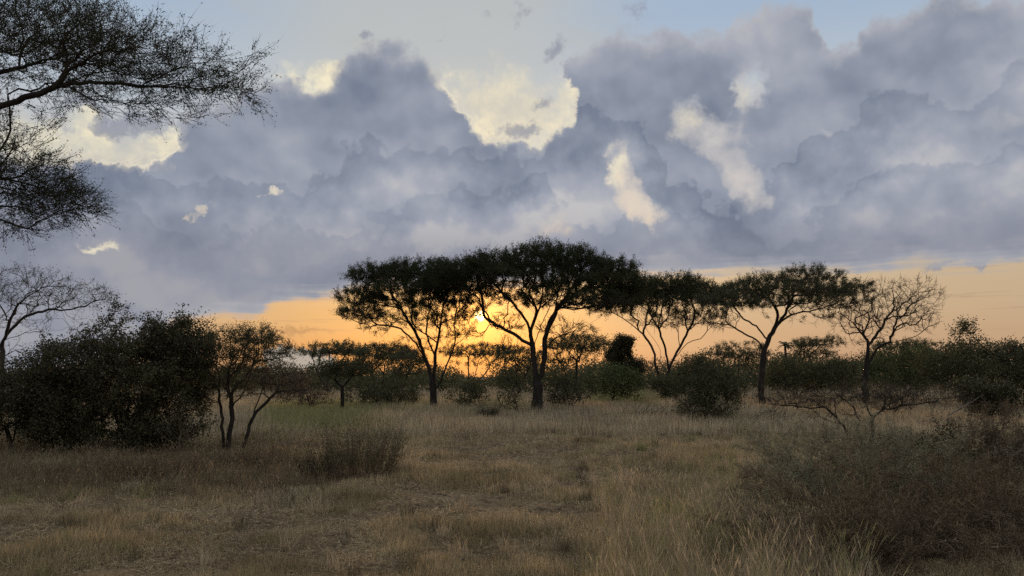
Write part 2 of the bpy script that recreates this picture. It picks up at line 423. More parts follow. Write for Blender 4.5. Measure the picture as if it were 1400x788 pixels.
# ================================================================== growing woody plants
def resample(P, step):
    P = np.asarray(P, float)
    if len(P) > 2:                                            # Catmull-Rom
        Q_ = np.vstack([2 * P[0] - P[1], P, 2 * P[-1] - P[-2]]); out = []
        for i in range(1, len(Q_) - 2):
            n = max(2, int(np.linalg.norm(Q_[i + 1] - Q_[i]) / step) + 1); t = np.linspace(0, 1, n, endpoint=False)[:, None]
            a, b, c, d = Q_[i - 1], Q_[i], Q_[i + 1], Q_[i + 2]
            out.append(0.5 * ((2 * b) + (-a + c) * t + (2 * a - 5 * b + 4 * c - d) * t ** 2 + (-a + 3 * b - 3 * c + d) * t ** 3))
        out.append(P[-1:]); return np.vstack(out)
    n = max(2, int(np.linalg.norm(P[1] - P[0]) / step) + 2)
    return P[0] + (P[1] - P[0]) * np.linspace(0, 1, n)[:, None]

def grow(seeds, targets, bf=0.35, step=0.3, turn=0.5, wob=0.05, rng=None, free=0.5):
    """seeds: polylines, the first one the trunk. Targets are joined one by one to the plant along cheap short paths.
    Returns positions, parents, owner (seed index, or -1 for grown twigs)."""
    pos, par, own, pl, ok = [], [], [], [], []
    for si, S_ in enumerate(seeds):
        R = resample(S_, step)
        if wob: R[1:-1] += rng.normal(0, wob * step * 1.2, R[1:-1].shape)
        if pos:
            A = np.array(pos); j = int(np.argmin(((A - R[0]) ** 2).sum(1))); R = R[1:]; prev = j
        else: prev = -1
        n = len(R)
        for i, p in enumerate(R):
            l = 0 if prev < 0 else pl[prev] + np.linalg.norm(p - pos[prev])
            pos.append(p); par.append(prev); own.append(si); pl.append(l); ok.append((i / n) >= free if si == 0 else (i / n) > 0.25)
            prev = len(pos) - 1
    T_ = np.asarray(targets, float); m = len(T_)
    best = np.full(m, 1e18); bp = np.zeros(m, int)
    def upd(i):
        d = T_ - pos[i]; L = np.sqrt((d ** 2).sum(1)) + 1e-6
        if par[i] >= 0:
            pd = pos[i] - pos[par[i]]; pd = pd / (np.linalg.norm(pd) + 1e-9)
            c = (d @ pd) / L
        else: c = np.ones(m)
        cost = L * (1 + turn * (1 - c)) + bf * (pl[i] + L)
        k = cost < best; best[k] = cost[k]; bp[k] = i
    for i in range(len(pos)):
        if ok[i]: upd(i)
    done = np.zeros(m, bool)
    for _ in range(m):
        b = np.where(done, 1e18, best); t = int(np.argmin(b))
        if b[t] > 1e17: break
        done[t] = True; p0 = pos[bp[t]]; prev = int(bp[t]); tgt = T_[t]
        L = np.linalg.norm(tgt - p0); n = max(1, int(round(L / step)))
        if par[prev] >= 0:
            pd = p0 - pos[par[prev]]; pd = pd / (np.linalg.norm(pd) + 1e-9)
        else: pd = (tgt - p0) / (L + 1e-9)
        c1 = p0 + pd * L * 0.3 + rng.normal(0, wob, 3) * L
        c2 = tgt + np.array((0, 0, -0.22)) * L + rng.normal(0, wob, 3) * L
        for q in range(1, n + 1):
            s_ = q / n; a = 1 - s_
            p = a ** 3 * p0 + 3 * a * a * s_ * c1 + 3 * a * s_ * s_ * c2 + s_ ** 3 * tgt
            pos.append(p); par.append(prev); own.append(-1); pl.append(pl[prev] + np.linalg.norm(p - pos[prev])); prev = len(pos) - 1
            upd(prev)
    return np.array(pos), np.array(par), np.array(own)

def radii(par, r_trunk, r_tip):
    n = len(par); cnt = np.zeros(n); has = np.zeros(n, bool)
    for i in range(n - 1, -1, -1):
        if not has[i]: cnt[i] += 1
        if par[i] >= 0: cnt[par[i]] += cnt[i]; has[par[i]] = True
    e = math.log(r_trunk / r_tip) / math.log(max(cnt[0], 2))
    return r_tip * cnt ** e, ~has

def tube_mesh(pos, par, rad, sel, flare=0.0):
    """tapering tubes for the selected edges (node -> its parent)"""
    n = len(pos); child = np.full(n, -1); cr = np.zeros(n)
    for i in range(n):
        p = par[i]
        if p >= 0 and rad[i] > cr[p]: cr[p] = rad[i]; child[p] = i
    Vs, Ts, base = [], [], 0
    idx = np.where(sel & (par >= 0))[0]
    d = unit(pos[idx] - pos[par[idx]])
    ndir = np.zeros((n, 3)); ndir[idx] = d
    full = unit(pos - pos[np.maximum(par, 0)]); full[par < 0] = (0, 0, 1)
    for lo, hi, k in ((0.09, 9, 9), (0.03, 0.09, 6), (0.012, 0.03, 4), (0, 0.012, 3)):
        q = idx[(rad[idx] >= lo) & (rad[idx] < hi)]
        if not len(q): continue
        p = par[q]; cont = child[p] == q
        def ring(P, D, R):
            ref = np.tile(np.array((0.31, 0.9, 0.12)), (len(P), 1)); fl = np.abs((D * unit(ref)).sum(1)) > 0.97; ref[fl] = (1, 0, 0)
            u = unit(np.cross(D, ref)); v = np.cross(D, u); a = np.arange(k) * 2 * math.pi / k
            return P[:, None] + R[:, None, None] * (u[:, None] * np.cos(a)[None, :, None] + v[:, None] * np.sin(a)[None, :, None])
        mean_end = unit(full[q] + np.where(child[q][:, None] >= 0, full[child[q]], full[q]))
        mean_start = np.where(cont[:, None], unit(full[p] + full[q]), full[q])
        rs = np.where(cont, rad[p], np.minimum(rad[q] * 1.15, rad[p]))
        A = ring(pos[p], mean_start, rs); B = ring(pos[q], mean_end, rad[q])
        V = np.concatenate([A, B], 1).reshape(-1, 3); m = len(q)
        o = base + np.arange(m)[:, None] * 2 * k; j = np.arange(k)[None, :]; jn = (j + 1) % k
        F = np.stack([o + j, o + jn, o + k + jn, o + k + j], 2).reshape(-1, 4)
        Vs.append(V); Ts.append(F); base += len(V)
    if not Vs: return np.zeros((0, 3)), np.zeros((0, 4), int)
    return np.vstack(Vs), np.vstack(Ts)

def rdir(n, rng): return unit(rng.normal(0, 1, (n, 3)))
def slivers(P, D, L, w, rng):
    """thin three-sided tapering twigs as single long triangles pairs"""
    n = len(P); s_ = unit(np.cross(D, rdir(n, rng))) * np.reshape(w, (-1, 1)); t_ = unit(np.cross(D, s_)) * np.reshape(w, (-1, 1))
    tip = P + D * np.reshape(L, (-1, 1)) + rng.normal(0, 0.08, (n, 3)) * np.reshape(L, (-1, 1))
    mid = (P + tip) / 2 + rng.normal(0, 0.05, (n, 3)) * np.reshape(L, (-1, 1))
    V = np.stack([P - s_, P + s_, P + t_, mid - s_ * .7, mid + s_ * .7, mid + t_ * .7, tip], 1).reshape(-1, 3)
    o = np.arange(n)[:, None] * 7
    f = np.array([(0, 1, 4), (0, 4, 3), (1, 2, 5), (1, 5, 4), (2, 0, 3), (2, 3, 5), (3, 4, 6), (4, 5, 6), (5, 3, 6)])
    return V, (o[:, :, None] + f[None]).reshape(-1, 3), mid, tip
def leaves(P, n_each, spread, L, W, rng, D=None, flat=0.0):
    """small pointed leaflets scattered round points P"""
    c = np.repeat(P, n_each, 0); n = len(c)
    c = c + rng.normal(0, 1, (n, 3)) * np.reshape(spread, (-1, 1) if np.ndim(spread) else (1, 1))
    d = rdir(n, rng); d[:, 2] *= (1 - flat); d = unit(d)
    if D is not None: d = unit(d + np.repeat(D, n_each, 0) * 0.8)
    s_ = unit(np.cross(d, rdir(n, rng)))
    l = L * rng.uniform(0.6, 1.3, (n, 1)); w = W * rng.uniform(0.6, 1.3, (n, 1)) * 0.5
    V = np.stack([c, c + d * l * .5 + s_ * w, c + d * l, c + d * l * .5 - s_ * w], 1).reshape(-1, 3)
    o = np.arange(n)[:, None] * 4
    return V, (o + np.array([[0, 1, 2, 3]])).reshape(-1, 4)

def lens(n, c, r, rng, bottom=0.45, shell=0.0):
    """points in a cushion: full dome above, shallow below"""
    p = rdir(n, rng) * (rng.random((n, 1)) ** (1 / 3.0 if not shell else 0.12 + 0.2 * (1 - shell)))
    p[:, 2] = np.where(p[:, 2] < 0, p[:, 2] * bottom, p[:, 2])
    return np.asarray(c) + p * np.asarray(r)

def build_woody(name, loc, label, cat, seeds, targets, r_trunk, r_tip, mats, rng, group=None, bf=0.35, step=0.3, turn=0.5, wob=0.05, free=0.5,
                twigs=(4, 0.35, 0.006), leaf=(6, 0.10, 0.03, 0.10), leafmask=None, up=0.7, out=0.8, limb_k=0.8, limbs=True, extra_twig_nodes=0.0, parts=('trunk', 'limb', 'branches', 'crown')):
    loc = np.asarray(loc, float)
    pos, par, own = grow([np.asarray(s) for s in seeds], targets, bf, step, turn, wob, rng, free)
    rad, tip = radii(par, r_trunk, r_tip)
    # root flare
    rad = np.where(own > 0, rad * limb_k, rad)
    z = pos[:, 2] - loc[2]; tr = own == 0
    rad = np.where(tr, rad * (1 + 0.45 * np.exp(-np.maximum(z, 0) / (r_trunk * 1.4))), rad)
    rt = root(name, loc, label, cat, group)
    pos = pos - loc
    bm_, tm = mats[0], mats[1]
    if limbs:
        for si in range(len(seeds)):
            V, F = tube_mesh(pos, par, rad, own == si)
            if len(V): link(parts[0] if si == 0 else parts[1], mesh(parts[0], V, F, bm_, True), rt)
        V, F = tube_mesh(pos, par, rad, own == -1)
        link(parts[2], mesh(parts[2], V, F, tm, True), rt)['kind'] = 'stuff'
    else:
        V, F = tube_mesh(pos, par, rad, own >= -1)
        o_ = link(parts[0], mesh(parts[0], V, F, bm_, True), rt)
        if parts[0] == 'stems': o_['kind'] = 'stuff'
    # fine twigs and leaflets
    grown = np.where(own == -1)[0]
    tips = grown[tip[grown] | (rng.random(len(grown)) < extra_twig_nodes)]
    nt_, tl, tw = twigs
    P = np.repeat(pos[tips], nt_, 0); D0 = np.repeat(unit(pos[tips] - pos[par[tips]]), nt_, 0)
    D = unit(D0 * out + rdir(len(P), rng) * 0.7 + np.array((0, 0, up)) * 0.5)
    L = tl * rng.uniform(0.4, 1.3, len(P)); P = P + rdir(len(P), rng) * tl * 0.15
    V1, F1, mid, tp_ = slivers(P, D, L, np.full(len(P), tw), rng)
    link('twigs', mesh('twigs', V1, F1, tm), rt)['kind'] = 'stuff'
    if leaf[0]:
        nl, ll, lw, sp = leaf
        t = rng.random((3, len(P), 1)) ** 0.8
        c = np.concatenate([P + (mid - P) * t[0] * 1.2, mid + (tp_ - mid) * t[1] * 0.9, P + (tp_ - P) * t[2] * 0.9])
        if leafmask is not None: c = c[leafmask(c + loc, rng)]
        V2, F2 = leaves(c, nl, sp, ll, lw, rng)
        link(parts[3], mesh(parts[3], V2, F2, mats[2]), rt)['kind'] = 'stuff'
    return rt

# ================================================================== the ground: one sheet to the horizon
def build_ground():
    xs = np.concatenate([-np.geomspace(1800, 14, 46), np.linspace(-13.8, 13.8, 260), np.geomspace(14, 1800, 46)])
    ys = np.concatenate([np.linspace(-60, -2, 20), np.linspace(-1, 5.8, 20), np.linspace(6, 26, 240), np.geomspace(26.3, 2600, 120)])
    X, Y = np.meshgrid(xs, ys); x, y = X.ravel(), Y.ravel()
    z = hgt(x, y)
    near = np.clip((30 - y) / 10, 0, 1) * np.clip((16 - np.abs(x)) / 2, 0, 1) * (y > 4)
    z = z + near * ((nz2(x, y, 2.2) - 0.5) * 0.05 + (nz2(x, y, 7.0) - 0.5) * 0.03)
    nx, ny = len(xs), len(ys); i = np.arange(nx - 1)[None, :] + np.arange(ny - 1)[:, None] * nx; i = i.ravel()
    F = np.stack([i, i + 1, i + nx + 1, i + nx], 1)
    m = bpy.data.materials.new('savanna_soil'); m.use_nodes = True; nt = m.node_tree; N, L = nt.nodes, nt.links
    b = N['Principled BSDF']; b.inputs['Roughness'].default_value = 1.0; b.inputs['Specular IOR Level'].default_value = 0.05
    g = N.new('ShaderNodeNewGeometry'); co = g.outputs['Position']
    def no(s, d=5, r=0.6):
        n = N.new('ShaderNodeTexNoise'); n.inputs['Scale'].default_value = s; n.inputs['Detail'].default_value = d; n.inputs['Roughness'].default_value = r
        L.new(co, n.inputs['Vector']); return n.outputs['Fac']
    def rp(f, st):
        r = N.new('ShaderNodeValToRGB'); L.new(f, r.inputs[0])
        while len(r.color_ramp.elements) < len(st): r.color_ramp.elements.new(0.5)
        for e, (p, c) in zip(r.color_ramp.elements, st): e.position = p; e.color = (*c, 1)
        return r.outputs[0]
    a = rp(no(0.55), [(0.35, (0.15, 0.102, 0.060)), (0.5, (0.21, 0.145, 0.085)), (0.68, (0.27, 0.19, 0.115))])
    c = rp(no(9, 6, 0.7), [(0.38, (0.35, 0.35, 0.35)), (0.5, (0.85, 0.85, 0.85)), (0.7, (1.25, 1.25, 1.25))])
    mx = N.new('ShaderNodeMix'); mx.data_type = 'RGBA'; mx.blend_type = 'MULTIPLY'; mx.inputs[0].default_value = 1
    L.new(a, mx.inputs[6]); L.new(c, mx.inputs[7]); L.new(mx.outputs[2], b.inputs['Base Color'])
    bp = N.new('ShaderNodeBump'); bp.inputs['Strength'].default_value = 0.6; bp.inputs['Distance'].default_value = 0.04
    L.new(no(22, 6, 0.7), bp.inputs['Height']); L.new(bp.outputs[0], b.inputs['Normal'])
    o = link('ground', mesh('ground', np.stack([x, y, z], 1), F, m, True))
    tag(o, kind='structure')
build_ground()

def gpt(X, Y, d=None):
    """ground point: pixel of a base (depth from its row) or forced depth"""
    if d is None:
        r = ray(X, Y); d = CAM_H * r[1] / -r[2]
    p = at(X, Y, d); p[2] = float(hgt(p[0], p[1])); return p

# ================================================================== grass
def project(x, y, z):
    yy = y * CP + (z - CAM_H) * SP; zz = -y * SP + (z - CAM_H) * CP
    return 700 + FPX * x / yy, 394 - FPX * zz / yy
def scatter_view(n, y0, y1, rng, power=1.0, margin=1.12):
    """ground points inside the widened view, more of them near"""
    u = rng.random(n)
    y = np.exp(np.log(y0) + (np.log(y1) - np.log(y0)) * u) if power == 1.0 else (y0 ** (1 - power) + (y1 ** (1 - power) - y0 ** (1 - power)) * u) ** (1 / (1 - power))
    x = rng.uniform(-1, 1, n) * (0.65 * y * margin + 0.6)
    return x, y
def blades(x, y, h, w, rng, lean=0.35, seg=1, head=None):
    n = len(x); z = hgt(x, y) - 0.01
    b = np.stack([x, y, z], 1); a = rng.uniform(0, 2 * math.pi, n); l = np.abs(rng.normal(0, lean, n))
    d = np.stack([np.cos(a) * l, np.sin(a) * l, np.ones(n)], 1); d = unit(d) * np.reshape(h, (-1, 1))
    f = rng.uniform(0, math.pi, n); s_ = np.stack([np.cos(f), np.sin(f), np.zeros(n)], 1) * np.reshape(w, (-1, 1)) * 0.5
    if seg == 1:
        V = np.stack([b - s_, b + s_, b + d], 1).reshape(-1, 3); F = np.arange(3 * n).reshape(-1, 3)
        return V, F
    c = b + d * 0.55; t = b + d + np.stack([np.cos(a), np.sin(a), -0.3 * np.ones(n)], 1) * (np.reshape(h, (-1, 1)) * 0.14)
    k = 0.75
    V = np.stack([b - s_, b + s_, c - s_ * k, c + s_ * k, t], 1).reshape(-1, 3); o = np.arange(n)[:, None] * 5
    F = (o[:, :, None] + np.array([(0, 1, 3), (0, 3, 2), (2, 3, 4)])[None]).reshape(-1, 3)
    if head:                                                  # seed head: a thicker spindle at the tip
        q = np.where(rng.random(n) < head)[0]; tt = t[q]; e = unit(tt - c[q]); L = (np.reshape(h, (-1,))[q] * 0.11)[:, None]
        wd = unit(np.cross(e, rdir(len(q), rng))) * (np.broadcast_to(np.reshape(w, (-1,)), (n,))[q] * 1.0)[:, None]
        H = np.stack([tt - e * L, tt + wd, tt + e * L, tt - wd], 1).reshape(-1, 3); oo = len(V) + np.arange(len(q))[:, None] * 4
        HF = (oo[:, :, None] + np.array([(0, 1, 2), (0, 2, 3)])[None]).reshape(-1, 3)
        V = np.vstack([V, H]); F = np.vstack([F, HF])
    return V, F
def tufted(x, y, per, spread, rng):
    n = len(x); per = np.broadcast_to(per, (n,)).astype(int); X = np.repeat(x, per); Y = np.repeat(y, per); s = np.repeat(np.broadcast_to(spread, (n,)), per)
    return X + rng.normal(0, 1, len(X)) * s, Y + rng.normal(0, 1, len(X)) * s, np.repeat(np.arange(n), per)

def band(v, a, b, c, d): return np.clip((v - a) / max(b - a, 1e-6), 0, 1) * np.clip((d - v) / max(d - c, 1e-6), 0, 1)
def grass_cover():
    rng = np.random.default_rng(5)
    # 1 cropped dry grass over the near clearing, in little tufts with soil between
    x, y = scatter_view(40000, 5.2, 34, rng, 1.0)
    cov = nz2(x, y, 0.9) * 0.5 + nz2(x, y, 2.6) * 0.5
    px, py = project(x, y, 0 * x)
    bare = band(py, 575, 610, 660, 740) * band(px, 480, 600, 820, 900) * 0.12 + band(py, 690, 705, 720, 740) * band(px, 250, 350, 470, 560) * 0.05
    k = cov > 0.40 + bare + 0.16 * (rng.random(len(x)) - 0.5)
    x, y, cov = x[k], y[k], cov[k]
    X, Y, i = tufted(x, y, 18, (0.022 + 0.0045 * y) * rng.uniform(.6, 1.6, len(x)), rng)
    h = (0.035 + 0.22 * np.clip(cov[i] - 0.45, 0, 1) * 2 + 0.0016 * Y) * rng.uniform(0.5, 1.5, len(X))
    V, F = blades(X, Y, h, 0.0035 + 0.0005 * Y, rng, 0.9)
    o = link('cropped_grass', mesh('cropped_grass', V, F, M['short'])); tag(o, 'short cropped dry grass over the near clearing', 'grass', kind='stuff')
    # broken straw lying flat on the soil
    x, y = scatter_view(260000, 5.2, 38, rng, 1.0); k_ = nz2(x, y, 1.3) * .5 + nz2(x, y, .45) * .5 > .38 + .2 * rng.random(len(x)) - .1; x, y = x[k_], y[k_]; n = len(x); z = hgt(x, y) + rng.uniform(0.012, 0.035, n); a = rng.uniform(0, 2 * math.pi, n)
    L_ = rng.uniform(.02, .09, n) * (1 + y * .02); dd = np.stack([np.cos(a), np.sin(a), rng.normal(0, .25, n)], 1) * L_[:, None]; w_ = np.stack([-np.sin(a), np.cos(a), rng.normal(0, .5, n)], 1) * (0.0013 + .00018 * y)[:, None]
    c = np.stack([x, y, z], 1); V = np.stack([c - w_, c + w_, c + dd], 1).reshape(-1, 3)
    o = link('straw_litter', mesh('straw_litter', V, np.arange(3 * n).reshape(-1, 3), M['litter'])); tag(o, 'broken straw lying over the trodden soil', 'straw litter', kind='stuff')
    # 2 straw stems standing through it
    x, y = scatter_view(24000, 5.2, 36, rng, 1.0)
    px, py = project(x, y, 0 * x)
    dens = 0.10 + 0.9 * band(px, 680, 1000, 1150, 1300) * band(py, 590, 660, 1200, 1300) + 0.55 * band(px, -900, -800, 340, 520) * band(py, 620, 650, 700, 790) \
        + 0.5 * band(py, 560, 575, 600, 625)
    k = (nz2(x, y, 0.55) * 0.45 + nz2(x, y, 1.9) * 0.55) < 0.20 + 0.26 * dens
    x, y, dens = x[k], y[k], dens[k]
    X, Y, i = tufted(x, y, 20, (0.024 + 0.0030 * y) * rng.uniform(.6, 1.6, len(x)), rng)
    h = (0.06 + 0.30 * dens[i] * (0.15 + nz2(x, y, 0.9)[i] ** 1.5 * 1.3)) * rng.uniform(0.35, 1.35, len(X))
    V, F = blades(X, Y, h, 0.0012 + 0.00035 * Y, rng, 0.24, 2, 0.2)
    o = link('straw_grass', mesh('straw_grass', V, F, M['straw'])); tag(o, 'dry straw grass standing over the clearing', 'grass', kind='stuff')
    # coarse tussocks dotted over the clearing
    x, y = scatter_view(900, 5.6, 32, rng, 1.0); px, py = project(x, y, 0 * x)
    k = rng.random(len(x)) < .35 + .5 * band(px, 700, 900, 1150, 1250); x, y = x[k], y[k]
    sz = rng.uniform(.5, 1.3, len(x)); X, Y, i = tufted(x, y, 75, .055 * sz * (1 + y * .02), rng)
    r_ = np.hypot(X - x[i], Y - y[i]); h = .26 * sz[i] * rng.uniform(.4, 1.15, len(X)) * np.clip(1.15 - r_ * 3, .4, 1.1)
    V, F = blades(X, Y, h, 0.0015 + .0004 * Y, rng, .42, 2, .3); ti = np.repeat(i, 3)
    V, F = blades(X, Y, h, 0.0015 + .0004 * Y, rng, .42, 2)
    o = link('coarse_grass', mesh('coarse_grass', V, F, [M['straw'], M['green'], M['weed']], midx=np.array([0, 1, 0, 2, 0])[ti % 5])); tag(o, 'coarse ragged grass dotted over the clearing', 'grass', kind='stuff')
    # 3 tall seeding grass, right foreground
    x, y = scatter_view(3300, 5.0, 17, rng, 1.0)
    px, py = project(x, y, 0 * x)
    dens = band(px, 780, 960, 1130, 1230) * band(py, 600, 680, 2000, 3000)
    k = rng.random(len(x)) < dens * (0.25 + nz2(x, y, 0.9))
    x, y = x[k], y[k]
    X, Y, i = tufted(x, y, 44, 0.045 * rng.uniform(.7, 1.7, len(x)), rng)
    h = rng.uniform(0.7, 1.2, len(x))[i] * 0.50 * rng.uniform(0.35, 1.25, len(X))
    V, F = blades(X, Y, h, 0.0028, rng, 0.17, 2, 0.5)
    o = link('tall_grass', mesh('tall_grass', V, F, [M['straw'], M['green']], midx=((np.arange(len(F)) // 1500) % 3 == 1).astype(int))); tag(o, 'tall wispy seeding grass in the near right corner', 'grass', kind='stuff')
    # 4 brown seeding weeds under the dark bush on the left
    x, y = scatter_view(9000, 11, 24, rng, 1.0)
    px, py = project(x, y, 0 * x)
    dens = band(px, -900, -800, 380, 470) * band(py, 596, 615, 655, 700)
    k = rng.random(len(x)) < dens * (0.35 + nz2(x, y, 0.8))
    x, y = x[k], y[k]
    X, Y, i = tufted(x, y, 18, 0.12, rng)
    h = rng.uniform(0.6, 1.3, len(x))[i] * 0.32 * rng.uniform(0.35, 1.3, len(X))
    V, F = blades(X, Y, h, 0.006, rng, 0.5, 2, 0.4)
    mi = (np.arange(len(F)) // 3 // 18 % 3 > 0).astype(int)
    o = link('brown_weeds', mesh('brown_weeds', V, F, [M['seed'], M['weed']], midx=mi)); tag(o, 'brown seeding weeds below the dark bush', 'weeds', kind='stuff')
    # 5 farther meadow
    x, y = scatter_view(26000, 24, 120, rng, 1.5)
    px, py = project(x, y, 0 * x)
    gr = band(px, 340, 380, 470, 540) * band(py, 545, 560, 585, 600) + band(px, 790, 815, 870, 920) * band(py, 532, 538, 550, 556) * 1.2 + 0.35 * band(px, 380, 450, 700, 760) * band(py, 545, 550, 562, 570)
    for nm, mt, sel, lb in (('meadow_grass', 'straw', rng.random(len(x)) > gr, 'dry grass of the clearing beneath the umbrella trees'),
                            ('green_meadow_grass', 'green', rng.random(len(x)) < gr * 0.95 + 0.05, 'green grass patches before the far thicket')):
        x1, y1 = x[sel], y[sel]; q = np.clip(y1, 24, 90)
        X, Y, i = tufted(x1, y1, 9, 0.10 + 0.003 * q, rng)
        hh = (0.22 + 0.3 * nz2(x1, y1, 0.5))[i]
        h = hh * rng.uniform(0.4, 1.3, len(X))
        V, F = blades(X, Y, h, 0.012 + 0.0005 * np.clip(Y, 24, 100), rng, 0.35)
        o = link(nm, mesh(nm, V, F, M[mt])); tag(o, lb, 'grass', kind='stuff')
grass_cover()

# ================================================================== the umbrella acacias
def pts3(px, d, dys=None):
    n = len(px)
    return np.array([at(p[0], p[1], d + (0 if dys is None else dys * (i / (n - 1)) ** 1.3)) for i, p in enumerate(px)])
def lobes(L, d, rng, bottom=0.45, gap=0.0, gs=1.4):
    """crown lobes: (X, Y, rx, ry, depth offset, depth radius, count) in photograph pixels and metres"""
    out = []
    for X, Y, rx, ry, dy, rd, n in L:
        c = at(X, Y, d + dy); k = (d + dy) / FPX
        out.append(lens(n, c, (rx * k, rd, ry * k), rng, bottom))
    P = np.vstack(out)
    if gap: P = P[nz(P, gs) > gap]
    return P

def hero_b():
    rng = np.random.default_rng(21); d = 41.0; b = gpt(735, 562, d)
    seeds = [np.vstack([b + (0, 0, -0.3), b, pts3([(735, 545), (735, 527)], d)]),
             pts3([(735, 527), (731, 501), (728, 472), (726, 452), (735, 428), (742, 402), (741, 382)], d, 0.6),
             pts3([(727, 455), (717, 435), (702, 417), (687, 402), (668, 392)], d, -1.6),
             pts3([(727, 474), (709, 461), (691, 450), (676, 446), (664, 443)], d, 2.0),
             pts3([(731, 527), (717, 516), (702, 494), (687, 475), (676, 462)], d, -2.2),
             pts3([(740, 522), (744, 487), (746, 457), (754, 435), (768, 417), (787, 402), (806, 392)], d, 1.8),
             pts3([(742, 531), (757, 516), (768, 505), (787, 498)], d, -1.0),
             pts3([(746, 478), (757, 464), (779, 455), (801, 446), (818, 436)], d, -2.2),
             pts3([(735, 430), (728, 408), (716, 390)], d, -1.6), pts3([(746, 457), (760, 425), (762, 400), (768, 385)], d, -2.6),
             pts3([(729, 480), (738, 450), (752, 420), (772, 398)], d, 3.0)]
    T_ = lobes([(748, 358, 66, 14, -0.8, 3.6, 340), (676, 367, 56, 13, 0.6, 3.0, 260), (815, 373, 54, 14, 0.5, 3.0, 280), (700, 378, 50, 11, -1.2, 2.6, 60), (792, 388, 64, 10, -1.0, 3.0, 130), (846, 392, 42, 18, 0.0, 2.2, 230), (836, 414, 48, 12, -.6, 1.8, 110), (634, 376, 52, 15, 1, 2.6, 230), (600, 392, 34, 12, 1.5, 2.0, 80), (735, 405, 84, 34, 0, 2.8, 230), (640, 396, 50, 12, 1.5, 2.2, 70),
                (800, 415, 62, 15, -1.5, 2.6, 150), (775, 452, 40, 18, -2, 1.6, 60), (690, 444, 26, 18, 1.6, 1.8, 60), (640, 458, 26, 8, 1.6, 1.5, 30), (655, 430, 26, 18, 1.0, 1.2, 26), (700, 475, 22, 14, -2, 1, 18)], d, rng, 0.4)
    return build_woody('umbrella_acacia', b, 'tallest umbrella acacia with a thick forked trunk in the middle of the clearing', 'tree', seeds, T_, 0.25, 0.008,
                       (M['bark'], M['twig'], M['leaf']), rng, 'umbrella acacias across the clearing', bf=0.30, step=0.32, turn=0.7, twigs=(7, 0.55, 0.012), leaf=(8, 0.085, 0.032, 0.055), out=1.1, extra_twig_nodes=0.15,
                       leafmask=lambda c, r: r.random(len(c)) < np.clip((c[:, 2] - 5.2) / 0.9, 0.05, 1))
def hero_a():
    rng = np.random.default_rng(22); d = 44.5; b = gpt(594, 558, d)
    seeds = [np.vstack([b + (0, 0, -0.3), b, pts3([(592, 535), (591, 518)], d)]),
             pts3([(591, 518), (581, 490), (571, 461), (556, 435), (538, 406), (528, 392)], d, 1.0),
             pts3([(593, 518), (595, 487), (601, 457), (605, 428), (609, 400)], d, -1.5),
             pts3([(596, 534), (601, 524), (610, 501), (619, 476), (634, 462), (644, 446)], d, -0.5),
             pts3([(581, 490), (564, 465), (542, 447), (516, 444), (500, 430)], d, -1.6),
             pts3([(571, 461), (563, 430), (572, 405), (566, 390)], d, 2.4), pts3([(595, 487), (583, 455), (588, 420), (598, 395)], d, 2.6),
             pts3([(610, 501), (622, 470), (622, 435), (632, 405)], d, 1.8)]
    T_ = lobes([(520, 380, 44, 13, 0, 2.6, 220), (575, 376, 60, 13, 0.6, 3.4, 290), (548, 398, 60, 9, -1.0, 3.0, 90), (618, 392, 44, 18, 0.8, 2.8, 200), (585, 430, 74, 36, 0, 2.6, 260), (494, 410, 36, 12, -.5, 2.0, 130), (496, 432, 34, 12, -1, 2.0, 120), (560, 410, 60, 16, 1.0, 2.6, 130), (516, 446, 40, 16, -1.6, 1.4, 50),
                (628, 412, 26, 12, -0.5, 2.0, 40), (610, 455, 46, 26, 0, 2.0, 70), (570, 480, 44, 20, 0.0, 2.4, 40)], d, rng, 0.5)
    return build_woody('umbrella_acacia', b, 'umbrella acacia with a slim forked trunk and drooping outer boughs before the sun', 'tree', seeds, T_, 0.19, 0.008,
                       (M['bark'], M['twig'], M['leaf']), rng, 'umbrella acacias across the clearing', bf=0.30, step=0.32, turn=0.7, twigs=(7, 0.50, 0.012), leaf=(8, 0.085, 0.032, 0.055), out=1.1, extra_twig_nodes=0.15,
                       leafmask=lambda c, r: r.random(len(c)) < np.clip((c[:, 2] - 4.6) / 1.3, 0.04, 1))
